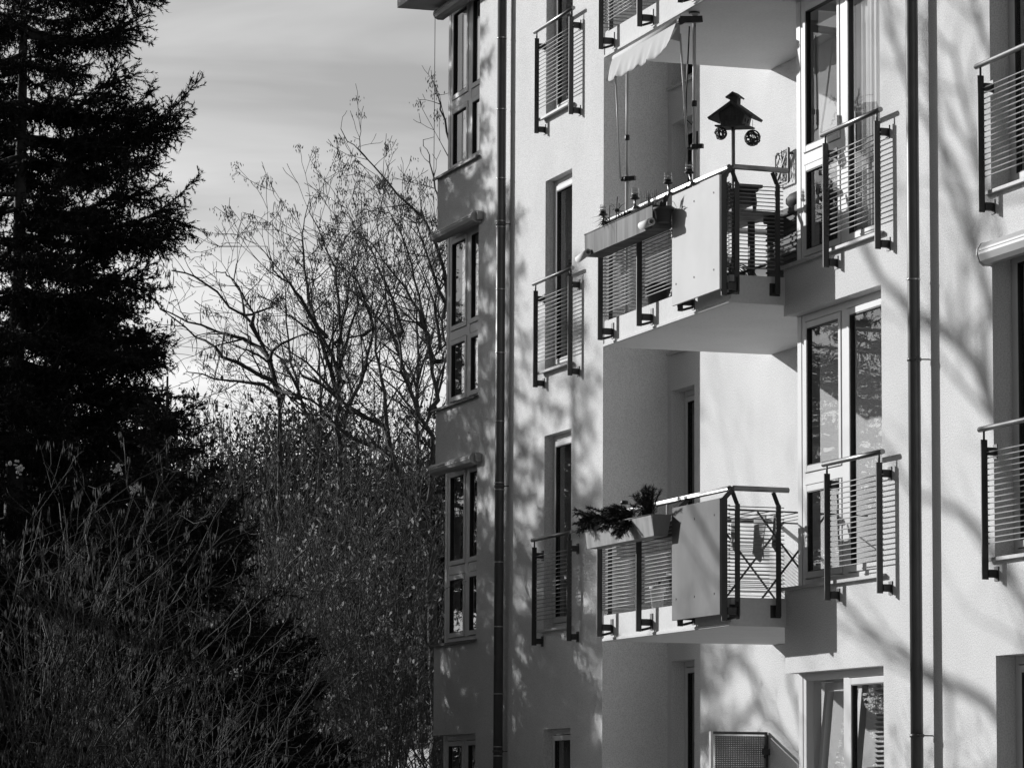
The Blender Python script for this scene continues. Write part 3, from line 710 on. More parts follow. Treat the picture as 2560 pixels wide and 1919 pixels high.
# ---- wall art on the recess wall
wa = tag(empty('wall_art', (.04, YB, 7.68)), 'framed wire wall art hanging on the sunlit recess wall', 'wall art')
b = MB(); x0, x1, z0, z1, y = -.13, .20, 7.53, 7.86, YB-.05
b.bar((x1, y, z0), (x1, y, z1), .022, .022); b.bar((x0, y, z0), (x1, y, z0), .016, .016); b.bar((x0, y, z0), (x0, y, z1-.02), .012, .012); b.bar((x0, y, z1-.02), (x1, y, z1), .012, .012); b.box(x0, x0+.02, y, YB-.001, z0+.03, z0+.05); b.box(x1-.02, x1, y, YB-.001, z1-.06, z1-.04)
b.build('frame', DARKSTEEL, wa)
b = MB(); rg = random.Random(11); b.bar((x0+.06, y, z0+.06), (x1-.02, y, z1-.02), .022, .02)
for i in range(60):
    xx = rg.uniform(x0+.01, x1-.02); zz = rg.uniform(z0+.02, z1-.05); L = rg.uniform(.04, .12); a = rg.gauss(1.35, .5); b.bar((xx, y, zz), (min(x1-.01, xx+L*math.cos(a)), y+rg.gauss(0, .01), min(z1-.01, zz+L*math.sin(a))), .006, .006)
b.build('wire_pattern', DARKSTEEL, wa)

# ---- middle balcony furniture
t = tag(empty('plank_table', (1.3, -.05, 6.175)), 'dark trestle table with slanted plank top on the middle balcony', 'table')
b = MB(); b.M = Matrix.Translation((1.55, -.02, 6.86)) @ Matrix.Rotation(math.radians(6), 4, 'Z')
for i in range(5): b.box(-.62, .62, -.26+i*.104, -.26+i*.104+.098, 0, .024)
b.build('table_top', MIDWOOD, t)
for x, y in ((1.60, -.14), (1.72, .16)):
    b = MB(); b.bar((x, y, 6.178), (x, y, 6.855), .05, .05); b.build('leg', DARKWOOD, t)
b = MB(); b.bar((1.66, -.22, 6.20), (1.66, .24, 6.20), .06, .045); b.bar((1.25, 0, 6.2), (2.05, .02, 6.2), .06, .04); b.build('foot', DARKWOOD, t)
t = tag(empty('wooden_stool', (1.55, 0.0, 6.89)), 'dark carved wooden stool standing on the plank table', 'stool')
b = MB(); b.box(1.28, 1.86, -.20, .22, 7.148, 7.178); b.box(1.31, 1.83, -.17, .19, 7.118, 7.148); b.build('seat', DARKWOOD, t, bevel=.006)
b = MB(); b.box(1.36, 1.78, -.14, .16, 7.00, 7.118); b.build('apron', DARKWOOD, t)
for x, y in ((1.37, -.13), (1.78, -.13), (1.37, .16), (1.78, .16)):
    b = MB(); s = 1 if y > 0 else -1; b.tube([(x, y-s*.005, 7.12), (x, y+s*.012, 7.02), (x, y+s*.004, 6.94), (x, y+s*.03, 6.887)], [.026, .022, .017, .022], 8); b.build('leg', DARKWOOD, t)
t = tag(empty('ball_jar', (1.62, -.07, 7.18)), 'dark round ball set on a pale jar on the wooden stool', 'ornament')
MB().ball((1.62, -.07, 7.30), .048, 16).build('ball', CLAY, t); MB().lathe((1.62, -.07, 7.179), [(.034, 0), (.037, .03), (.028, .055), (.036, .075)], 12).build('jar', ALU, t)
t = tag(empty('rattan_trunk', (2.35, .52, 6.175)), 'black rattan storage trunk on the middle balcony by the corner window', 'trunk')
b = MB(); b.box(1.95, 2.80, .22, .80, 6.18, 6.80)
for i in range(12): b.box(1.94, 2.81, .21, .81, 6.20+i*.05, 6.215+i*.05)
b.build('body', RATTAN, t); b = MB(); b.box(1.92, 2.83, .19, .83, 6.802, 6.87); b.build('lid', RATTAN, t, bevel=.015)
t = tag(empty('cushion_heap', (2.5, .42, 6.87)), 'dark cushion heap piled on the rattan trunk', 'cushions')
b = MB(); b.ball((2.45, .36, 6.95), .16, 14, (1.3, .9, .55)); b.ball((2.62, .60, 6.98), .16, 14, (1.0, .9, .7)); b.build('cushion', RATTAN, t)
t = tag(empty('garden_statue', (2.45, .47, 6.97)), 'dark stone garden figure seated on the trunk beside the corner window', 'statue')
b = MB(); b.lathe((2.45, .52, 6.985), [(.095, 0), (.115, .03), (.10, .07), (.070, .12), (.078, .16), (.058, .195), (.026, .212), (.026, .23)], 14); b.ball((2.455, .515, 7.262), .047, 14, (1, .95, 1.12)); b.tube([(2.45, .43, 7.15), (2.50, .40, 7.08), (2.53, .46, 7.03)], [.03, .026, .022], 8); b.tube([(2.45, .60, 7.15), (2.50, .63, 7.08), (2.53, .58, 7.03)], [.03, .026, .022], 8)
b.tube([(2.50, .46, 7.0), (2.60, .44, 7.02), (2.62, .46, 6.95)], [.04, .034, .03], 8); b.ball((2.44, .515, 7.28), .05, 12, (1, 1, .95)); b.build('figure', STONE, t)
t = tag(empty('slatted_chair', (.95, .0, 6.175)), 'folding garden chair with pale slatted back behind the railing bars', 'chair')
b = MB()
for i in range(7): b.bar((.86, -.24+i*.065, 6.60), (.76, -.24+i*.065, 7.02), .045, .012, up=(1, 0, 0))
b.build('backrest', PALEWOOD, t)
b = MB()
for i in range(6): b.box(.90+i*.065, .95+i*.065, -.26, .20, 6.585, 6.60)
b.build('seat', PALEWOOD, t)
for y in (-.28, .21):
    b = MB(); b.bar((.72, y, 7.06), (1.25, y, 6.18), .02, .03); b.build('leg', PLASTIC, t); b = MB(); b.bar((1.25, y-.03, 6.62), (.80, y-.03, 6.18), .02, .03); b.build('leg', PLASTIC, t)
pot(.55, -.30, 6.178, .13, .24, 'black pot standing at the foot of the middle railing bars', PLASTIC, 0)
pot(1.75, -.36, 6.178, .12, .22, 'dark pot with a bushy plant by the railing post under the plank table', CLAY, 40)
t = tag(empty('hoop_basket', (2.25, -.25, 6.175)), 'low wire hoop basket with odds and ends at the railing end', 'basket')
b = MB()
for i in range(7):
    x = 2.05+i*.06; b.tube([(x, -.42+.25*0+.17-.20*math.cos(a), 6.185+.17*math.sin(a)) for a in [math.pi*j/12 for j in range(13)]], .005, 5)
b.tube([(2.0, -.45, 6.19), (2.6, -.05, 6.33)], .012, 6); b.build('hoops', DARKSTEEL, t)
b = MB(); b.ball((2.2, -.25, 6.24), .07, 10); b.box(2.28, 2.42, -.33, -.18, 6.18, 6.27); b.build('contents', CLAY, t)
t = tag(empty('side_table', (.75, .45, 6.175)), 'pale folding side table deep inside the middle balcony', 'table')
b = MB(); b.box(.45, 1.15, .35, .75, 6.52, 6.545); b.build('table_top', ALU, t)
for x, y in ((.48, .38), (1.12, .38), (.48, .72), (1.12, .72)): b = MB(); b.tube([(x, y, 6.178), (x, y, 6.52)], .012, 6); b.build('leg', ALU, t)

# ---- lower balcony: clothes airer with laundry
t = tag(empty('clothes_airer', (1.95, .25, 3.375)), 'folding clothes airer with spread wings on the lower balcony', 'clothes airer')
for x in (1.45, 2.45):
    for s in (1, -1): b = MB(); b.tube([(x, .25-s*.30, 3.385), (x, .25+s*.33, 4.16)], .010, 8); b.build('leg', DARKSTEEL, t)
b = MB()
for y in (-.12, .02, .16, .30, .44, .58): b.tube([(1.40, y, 4.16), (2.50, y, 4.16)], .004, 5)
for x in (1.40, 2.50): b.tube([(x, -.40, 4.17), (x, .95, 4.15)], .008, 6)
b.build('top_rack', DARKSTEEL, t)
def cloth(x0, x1, y, z0, z1, m, label, seed):
    rg = random.Random(seed); o = MB()
    def fn(u, v):
        ang = v*math.pi if v < .12 else None
        zz = z1-(z1-z0)*v*(1-.12*math.sin(u*9+seed)); return (x0+(x1-x0)*u*(1-.1*v)+.01*math.sin(v*7+seed), y+.02*math.sin(u*8+v*3+seed)*v, zz)
    o.grid(fn, 10, 10, thick=(0, .004, 0)); q = o.build('laundry', m, None, origin=(x0, y, z1)); tag(q, label, 'laundry', 'laundry on the airer')
cloth(1.75, 2.05, .16, 3.80, 4.166, CLOTHMID, 'grey garment hanging in the middle of the clothes airer', 1)
cloth(2.08, 2.24, .22, 3.86, 4.166, CLOTHDARK, 'dark narrow garment hanging nearest the window on the clothes airer', 2)
cloth(1.58, 1.72, .02, 3.90, 4.166, CLOTHMID, 'small pale cloth hanging at the far side of the clothes airer', 3)
pot(1.35, -.33, 3.378, .17, .30, 'large dark pot with low plants behind the lower railing bars', PLASTIC, 30)
pot(.62, -.34, 3.378, .07, .22, 'slim pale vase behind the lower railing bars', FOAM, 4, 'vase')
t = tag(empty('parasol_pole', (2.62, .62, 3.375)), 'folded dark parasol leaning in the window corner of the lower balcony', 'parasol')
b = MB(); b.tube([(2.62, .70, 3.38), (2.62, .62, 4.2)], [.055, .02], 10); b.tube([(2.62, .62, 4.2), (2.62, .61, 4.32)], .01, 6); b.build('folded_canopy', CLOTHDARK, t)
# top balcony: pot on the floor edge and plant trailing over the slab edge
t = tag(empty('planter_trough', (.9, -.77, 9.45)), 'dark flower box hung on the top balcony railing', 'planter')
MB().box(.1, 1.75, -.86, -.70, 9.50, 9.70).build('trough', PLASTIC, t)
# perforated screen beside the ground-floor terrace
t = tag(empty('terrace_screen', (-.47, .9, 0)), 'perforated metal privacy screen beside the ground floor terrace', 'screen')
MB().box(-.478, -.474, .65, 1.17, .15, 2.26).build('perforated_sheet', PERF, t)
b = MB(); b.box(-.50, -.455, .60, .625, 0, 2.30); b.build('edge_strip', ALU, t)
b = MB(); b.box(-.498, -.458, .625, 1.185, 2.275, 2.30); b.box(-.498, -.458, 1.165, 1.19, 0, 2.275); b.box(-.498, -.458, .625, 1.165, .10, .14); b.build('frame', DARKSTEEL, t)
b = MB(); b.box(-.45, -.43, 1.12, 1.198, 2.08, 2.14); b.tube([(-.44, 1.15, 2.05), (-.44, 1.15, 2.17)], .012, 8); b.build('bracket', DARKSTEEL, t)

# ================================================================== trees
# main limbs, in metres
LOCUST = [
    [(-26.55, 3.07, 2.29), (-26.08, 2.85, 6.90), (-25.93, 2.79, 8.01), (-26.01, 2.79, 8.33), (-25.93, 2.69, 8.56), (-25.83, 2.60, 8.83), (-25.96, 2.57, 8.94), (-26.11, 2.48, 9.22), (-26.07, 2.33, 9.48), (-25.85, 2.16, 9.59), (-25.83, 1.91, 9.71), (-25.96, 1.69, 9.99), (-26.14, 1.39, 10.24), (-25.90, 0.93, 10.28)],
    [(-25.93, 2.29, 9.46), (-26.43, 2.48, 9.70), (-26.88, 2.86, 9.92), (-27.23, 3.09, 10.18)],
    [(-25.92, 2.69, 8.53), (-25.84, 2.27, 8.67), (-25.58, 1.98, 8.78), (-25.45, 1.71, 8.84), (-24.97, 1.47, 8.92), (-25.46, 1.25, 9.15), (-25.24, 0.80, 9.43), (-24.87, 0.51, 9.49)],
    [(-25.91, 2.56, 8.93), (-26.42, 2.43, 9.21), (-26.00, 2.00, 9.26), (-26.67, 1.87, 9.41), (-26.81, 1.42, 9.60), (-27.12, 1.00, 9.82), (-27.34, 0.88, 10.08)],
    [(-25.90, 2.62, 8.84), (-25.54, 2.56, 8.96), (-25.31, 2.66, 9.04), (-25.26, 2.85, 9.16), (-24.80, 2.96, 9.18)],
    [(-25.95, 2.18, 9.60), (-26.47, 2.21, 10.06), (-27.04, 2.24, 10.34), (-27.78, 2.49, 10.79)],
    [(-25.90, 2.33, 9.62), (-25.43, 2.03, 9.84), (-24.92, 1.71, 10.07), (-23.71, 1.16, 10.01)],
    [(-25.92, 2.76, 8.32), (-26.14, 2.57, 8.49), (-26.48, 2.24, 8.55), (-26.68, 1.88, 8.62), (-26.89, 1.45, 8.73)],
    [(-25.92, 2.72, 8.41), (-25.37, 2.85, 8.26), (-25.12, 3.13, 8.14), (-24.81, 3.39, 7.92)],
]
ASH_A = [
    [(-22.88, 4.65, 2.15), (-22.57, 4.41, 5.50), (-22.54, 4.21, 5.96), (-22.66, 3.97, 6.64), (-22.59, 3.80, 6.97), (-22.48, 3.70, 7.28), (-22.61, 3.66, 7.48), (-22.80, 3.51, 7.56), (-22.81, 3.27, 7.67), (-22.63, 2.93, 7.87), (-22.62, 2.60, 8.11), (-22.79, 2.35, 8.25)],
    [(-22.57, 3.80, 6.97), (-22.88, 3.80, 7.07), (-23.27, 3.57, 7.26), (-23.51, 3.35, 7.41), (-23.56, 3.17, 7.55), (-24.19, 3.02, 7.78), (-24.48, 2.70, 7.86)],
    [(-22.47, 4.37, 6.33), (-22.17, 4.32, 7.32), (-21.89, 4.02, 7.60), (-21.71, 3.80, 7.94), (-21.22, 3.54, 8.18), (-21.58, 3.59, 8.68), (-21.26, 3.40, 9.18), (-20.84, 3.11, 9.60)],
    [(-22.09, 4.72, 8.52), (-22.41, 4.55, 9.95), (-21.85, 4.17, 10.51), (-22.40, 4.17, 10.83), (-22.41, 3.95, 11.01), (-22.60, 3.65, 11.36), (-22.78, 3.48, 11.64), (-22.67, 3.21, 11.88), (-23.08, 3.11, 12.09), (-23.10, 3.02, 12.28)],
    [(-22.22, 3.08, 11.80), (-21.62, 2.94, 11.87), (-21.20, 2.82, 11.97)],
    [(-21.97, 4.61, 9.77), (-22.27, 4.43, 11.08), (-22.66, 4.43, 11.51), (-23.28, 4.53, 11.96), (-23.84, 4.61, 12.33)],
    [(-21.83, 4.63, 10.89), (-21.28, 4.25, 11.99), (-20.74, 3.99, 12.25), (-19.49, 3.52, 12.30)],
    [(-22.31, 3.87, 8.95), (-22.48, 3.72, 9.48), (-22.70, 3.48, 10.20), (-22.81, 3.30, 10.59), (-22.87, 3.29, 10.85)],
    [(-22.20, 4.36, 8.52), (-21.78, 3.97, 9.21), (-21.73, 3.56, 9.75), (-21.62, 3.14, 10.21), (-21.65, 2.91, 10.38)],
    [(-22.25, 4.45, 7.89), (-22.10, 4.13, 8.94), (-22.20, 4.02, 9.77), (-21.91, 3.81, 10.23), (-22.27, 3.64, 10.78)],
    [(-22.57, 3.73, 7.17), (-22.64, 3.64, 8.03), (-22.95, 3.60, 8.70), (-23.17, 3.64, 9.31), (-23.53, 3.88, 9.69), (-23.67, 4.09, 9.88)],
    [(-22.07, 4.45, 9.39), (-21.60, 4.04, 10.07), (-21.31, 3.76, 10.51), (-20.86, 3.43, 10.55)],
    [(-22.16, 4.41, 8.77), (-22.43, 4.39, 9.44), (-22.90, 4.36, 9.95), (-23.18, 4.31, 10.31)],
]
ASH_B = [
    [(-25.27, 3.78, 2.29), (-24.81, 3.53, 6.82), (-24.68, 3.47, 7.72), (-24.64, 3.45, 9.17), (-24.50, 3.40, 9.74), (-24.37, 3.31, 10.25), (-24.51, 3.17, 10.55), (-24.65, 3.09, 10.90), (-24.61, 2.92, 11.17), (-24.35, 2.86, 11.32)],
    [(-24.66, 3.47, 8.11), (-24.93, 3.15, 9.31), (-25.23, 3.08, 9.83), (-25.37, 3.05, 10.33), (-25.33, 3.00, 10.80), (-25.85, 3.15, 11.25), (-25.95, 3.27, 11.64)],
    [(-24.64, 3.08, 9.28), (-24.34, 2.73, 9.69), (-23.92, 2.40, 9.86), (-23.62, 2.08, 10.04), (-22.96, 1.80, 10.30)],
    [(-24.59, 3.44, 8.75), (-25.00, 3.76, 9.34), (-24.51, 3.72, 9.68), (-25.15, 3.79, 10.23), (-25.17, 3.96, 10.57)],
    [(-24.62, 3.46, 8.43), (-24.28, 3.23, 8.84), (-24.14, 2.99, 9.07), (-24.26, 2.62, 9.33), (-23.93, 2.27, 9.47)],
    [(-24.70, 3.49, 7.72), (-24.89, 3.88, 8.41), (-25.13, 4.16, 9.38), (-25.66, 4.51, 9.86), (-26.13, 4.90, 10.15)],
    [(-24.36, 3.95, 9.28), (-23.87, 3.64, 9.72), (-23.34, 3.39, 9.90), (-22.13, 2.83, 9.88)],
    [(-24.66, 3.46, 8.11), (-24.95, 3.15, 8.59), (-25.31, 2.83, 8.94), (-25.50, 2.60, 9.22)],
    [(-24.55, 3.42, 9.08), (-24.04, 3.39, 9.60), (-23.88, 3.38, 9.97), (-23.63, 3.44, 10.33), (-23.53, 3.58, 10.52)],
]

def tris_mesh(name, V, F):
    """V (n,3) float array, F (m,3) int array"""
    me = bpy.data.meshes.new(name); n = len(V); m = len(F)
    me.vertices.add(n); me.vertices.foreach_set('co', np.asarray(V, np.float32).ravel())
    me.loops.add(m*3); me.loops.foreach_set('vertex_index', np.asarray(F, np.int32).ravel())
    me.polygons.add(m); me.polygons.foreach_set('loop_start', np.arange(0, m*3, 3, dtype=np.int32)); me.polygons.foreach_set('loop_total', np.full(m, 3, np.int32))
    me.update(); me.validate(); return me
def unit(a): return a/np.maximum(np.linalg.norm(a, axis=-1, keepdims=True), 1e-9)
def frames(D):
    up = np.where(np.abs(D[:, 2:3]) > .9, np.array([[1., 0, 0]]), np.array([[0, 0, 1.]])); a = unit(np.cross(D, up)); return a, np.cross(D, a)
def tubes_arr(P0, P1, R0, R1, n=4):
    D = unit(P1-P0); a, b = frames(D); t = np.arange(n)*2*np.pi/n
    ring = a[:, None]*np.cos(t)[None, :, None]+b[:, None]*np.sin(t)[None, :, None]
    E = D*np.minimum(R1, .02)[:, None]*.6
    V = np.concatenate([P0[:, None]+ring*R0[:, None, None], (P1+E)[:, None]+ring*R1[:, None, None]], 1)      # (m,2n,3)
    m = len(P0); j = np.arange(n); k = (j+1) % n
    f = np.concatenate([np.stack([j, k, n+k], 1), np.stack([j, n+k, n+j], 1)], 0)
    F = (np.arange(m)[:, None, None]*2*n+f[None]).reshape(-1, 3); return V.reshape(-1, 3), F
def merge(parts):
    V = []; F = []; o = 0
    for v, f in parts: V.append(v); F.append(f+o); o += len(v)
    return np.concatenate(V), np.concatenate(F)
def needle_twigs(P, D, L, rng, n=11, nl=.034, nw=.011):
    """bottle-brush spruce twigs: n flat needles round a thin core, for every twig start P, direction D, length L"""
    m = len(P); D = unit(D); a, b = frames(D)
    t = rng.random((m, n)); ph = rng.random((m, n))*2*np.pi
    rad = a[:, None]*np.cos(ph)[..., None]+b[:, None]*np.sin(ph)[..., None]
    base = P[:, None]+D[:, None]*(t*L[:, None])[..., None]
    ln = nl*(.7+.6*rng.random((m, n)))
    tip = base+(D[:, None]*.75+rad*.72)*ln[..., None]
    side = np.cross(np.broadcast_to(D[:, None], rad.shape), rad)*(nw/2)
    V = np.stack([base-side, base+side, tip], 2).reshape(-1, 3); F = np.arange(len(V)).reshape(-1, 3)
    E = P+D*L[:, None]; w = .005
    V2 = np.stack([P-a*w, P+a*w, E, P-b*w, P+b*w, E], 1).reshape(-1, 3); F2 = np.arange(len(V2)).reshape(-1, 3)
    return merge([(V, F), (V2, F2)])
def diamonds(P, L, W, rng, lean=.25):
    """hanging keys, catkins or leaves: slim double diamonds below each point"""
    m = len(P); d = unit(np.stack([rng.normal(0, lean, m), rng.normal(0, lean, m), -np.ones(m)], 1)); a, b = frames(d)
    L = L*(.6+.8*rng.random(m)); mid = P+d*(L*.5)[:, None]; E = P+d*L[:, None]; w = (W*(.7+.6*rng.random(m)))[:, None]/2
    V = np.stack([P, mid-a*w, mid+b*w*.8, mid+a*w, mid-b*w*.8, E], 1).reshape(-1, 3)
    f = np.array([[0,1,2],[0,2,3],[0,3,4],[0,4,1],[5,2,1],[5,3,2],[5,4,3],[5,1,4]])
    return V, (np.arange(m)[:, None, None]*6+f[None]).reshape(-1, 3)
def leaf_cards(P, L, W, rng, hang=.6):
    """curled dry leaves, two triangles folded along the midrib"""
    m = len(P); d = unit(np.stack([rng.normal(0, 1, m), rng.normal(0, 1, m), rng.normal(-hang*1.6, .7, m)], 1)); a, b = frames(d)
    L = L*(.6+.8*rng.random(m)); w = (W*(.7+.6*rng.random(m)))[:, None]; E = P+d*L[:, None]; mid = P+d*(L*.45)[:, None]
    V = np.stack([P, mid-a*w*.5+b*w*.25, E, mid+a*w*.5+b*w*.25], 1).reshape(-1, 3)
    return V, (np.arange(m)[:, None, None]*4+np.array([[0,1,2],[0,2,3]])[None]).reshape(-1, 3)
def tree_root(name, loc, label, cat, group=None): return tag(empty(name, loc), label, cat, group)
def add_part(name, vf, m, root):
    V, F = vf; base = np.array(wloc(root)); return link_mesh(name, tris_mesh(name, V-base[None], F), m, root)

# ---- spruces
def spruce(root, H, prof, zmin, seed, step=.27, nb=6, dens=1.0, face=None, droop=.30, r_trunk=.17, hang=1.0, subs=3, hero=()):
    rng = np.random.default_rng(seed); base = np.array(wloc(root)); pz = [p[0] for p in prof]; pr = [p[1] for p in prof]
    wood = []; P = []; D = []; L = []
    def branch(p0, az, R, r0, up, dr, lev, scale, ns=None):
        n = max(4, int(R/.15)); s = np.linspace(0, 1, n+1); dirh = np.array([np.cos(az), np.sin(az)]); side = np.array([-dirh[1], dirh[0]]); bend = rng.normal(0, .14); kink = np.cumsum(rng.normal(0, .018, n+1))
        path = np.stack([p0[0]+dirh[0]*R*s+side[0]*(bend*R*s*s+kink), p0[1]+dirh[1]*R*s+side[1]*(bend*R*s*s+kink), p0[2]+R*(-dr*s+up*s**3)+kink*.6], 1)
        r = r0*(1-s)+.004; wood.append((path[:-1], path[1:], r[:-1], r[1:])); k = max(2, int(R*dens/.075))
        for i in range(k):
            u = (.12 if lev == 0 else .05)+.88*(i+rng.random())/k; u = min(u, .999); pos = np.array([np.interp(u, s, path[:, q]) for q in range(3)])
            j = min(n-1, int(u*n)); tan = unit(path[j+1]-path[j]); lat = unit(np.cross(tan, [0, 0, 1.]))
            for sg in (1, -1):
                l = (.22+.27*scale*(1-u)**.6)*rng.uniform(.5, 1.2); d = unit(tan*.75+lat*sg*rng.uniform(.4, 1.0)+np.array([0, 0, rng.normal(-.05, .28)])); q = pos.copy(); m = max(1, int(l/.10))
                for e in range(m):
                    P.append(q.copy()); D.append(d.copy()); L.append(l/m*1.15); q = q+d*l/m; d = unit(d+np.array([rng.normal(0, .12), rng.normal(0, .12), -.10+rng.normal(0, .10)]))
                    if rng.random() < .6: P.append(q.copy()); D.append(unit(d*.5+np.cross(d, rng.normal(0, 1, 3))*.8+np.array([0, 0, -.15]))); L.append(.10*rng.uniform(.7, 1.2))
            if rng.random() < .8*hang and u < .95:
                l = rng.uniform(.10, .42)*(.45+.55*scale)*(1-.4*u); d = unit(np.array([rng.normal(0, .28), rng.normal(0, .28), -1])); q = pos.copy(); m = max(1, int(l/.10))
                for e in range(m):
                    P.append(q.copy()); D.append(d.copy()); L.append(l/m*1.1); q = q+d*l/m; d = unit(d+np.array([rng.normal(0, .16), rng.normal(0, .16), -.05]))
                    if rng.random() < .45: P.append(q.copy()); D.append(unit(d+rng.normal(0, .6, 3))); L.append(.09)
        for e in range(3): P.append(path[-1].copy()); D.append(unit(path[-1]-path[-2]+rng.normal(0, .25, 3)*np.linalg.norm(path[-1]-path[-2]))); L.append(.14)
        if lev == 0 and R > .8:
            for e in range(ns or subs):
                u = rng.uniform(.3, .85); pos = np.array([np.interp(u, s, path[:, q]) for q in range(3)]); branch(pos, az+rng.choice([-1, 1])*rng.uniform(.35, .9), R*rng.uniform(.22, .40), r0*.5, rng.uniform(-.1, .5), rng.uniform(-.1, .3), 1, scale*.7)
    for hz, ha, hR, hu, hd in hero: branch(np.array([base[0], base[1], hz]), ha, hR, .05, hu, hd, 0, 1.35, 7)
    z = zmin; az = rng.random()*6.28
    while z < H-.15:
        for b in range(nb):
            az += 2.39996+rng.normal(0, .25); R = np.interp(z, pz, pr)*rng.uniform(.48, 1.0)
            if face is not None and abs(((az-face+np.pi) % (2*np.pi))-np.pi) < .5: R = np.interp(z, pz, pr)*rng.uniform(.60, .98)
            branch(np.array([base[0], base[1], z+rng.uniform(-.13, .13)]), az, R, .010+.016*R, rng.uniform(.10, .62), droop*rng.uniform(.3, 1.5), 0, min(1, R/2.4))
        z += step*rng.uniform(.7, 1.3)
    tz = np.linspace(0, H, 14); tr = r_trunk*(1-tz/H)+.012; tp = np.stack([np.full(14, base[0]), np.full(14, base[1]), tz], 1)
    add_part('trunk', tubes_arr(tp[:-1], tp[1:], tr[:-1], tr[1:], 10), BARK, root)
    add_part('limbs', tubes_arr(*[np.concatenate([q[i] for q in wood]) for i in range(4)], 5), BARK, root)
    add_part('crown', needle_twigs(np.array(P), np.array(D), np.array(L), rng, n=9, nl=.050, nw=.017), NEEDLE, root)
    return len(P)
FACE = math.radians(72)     # azimuth of the side that shows its outline against the sky
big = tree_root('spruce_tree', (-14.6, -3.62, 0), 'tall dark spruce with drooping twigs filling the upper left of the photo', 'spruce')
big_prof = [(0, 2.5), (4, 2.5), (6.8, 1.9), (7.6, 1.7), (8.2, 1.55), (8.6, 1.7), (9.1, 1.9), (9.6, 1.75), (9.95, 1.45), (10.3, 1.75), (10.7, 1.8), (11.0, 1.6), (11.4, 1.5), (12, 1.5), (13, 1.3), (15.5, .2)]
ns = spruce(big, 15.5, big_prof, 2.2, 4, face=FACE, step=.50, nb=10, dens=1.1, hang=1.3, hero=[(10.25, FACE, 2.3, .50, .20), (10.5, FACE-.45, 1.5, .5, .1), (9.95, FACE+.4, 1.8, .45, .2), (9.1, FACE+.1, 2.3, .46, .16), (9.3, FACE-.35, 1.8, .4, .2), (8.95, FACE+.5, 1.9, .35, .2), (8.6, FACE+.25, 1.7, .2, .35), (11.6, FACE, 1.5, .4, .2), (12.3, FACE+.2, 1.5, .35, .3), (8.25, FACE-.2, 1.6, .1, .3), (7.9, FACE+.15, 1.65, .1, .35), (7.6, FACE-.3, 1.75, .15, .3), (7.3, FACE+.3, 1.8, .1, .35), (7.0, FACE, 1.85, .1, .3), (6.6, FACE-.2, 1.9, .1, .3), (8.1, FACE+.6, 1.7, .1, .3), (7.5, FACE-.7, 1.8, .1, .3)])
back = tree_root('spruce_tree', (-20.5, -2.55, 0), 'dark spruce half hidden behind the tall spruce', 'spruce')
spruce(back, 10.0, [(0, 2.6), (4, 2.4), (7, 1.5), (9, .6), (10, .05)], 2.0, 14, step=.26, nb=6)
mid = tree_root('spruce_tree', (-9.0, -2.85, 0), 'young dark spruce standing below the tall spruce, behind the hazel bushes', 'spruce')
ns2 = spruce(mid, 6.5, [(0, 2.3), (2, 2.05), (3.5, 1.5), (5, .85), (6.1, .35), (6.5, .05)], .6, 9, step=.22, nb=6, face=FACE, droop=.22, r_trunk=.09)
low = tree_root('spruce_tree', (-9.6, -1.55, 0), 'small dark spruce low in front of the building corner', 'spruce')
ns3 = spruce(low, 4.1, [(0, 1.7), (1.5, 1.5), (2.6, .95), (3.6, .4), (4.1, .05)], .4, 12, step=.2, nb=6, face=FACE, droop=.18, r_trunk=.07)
print('twigs', ns, ns2, ns3)

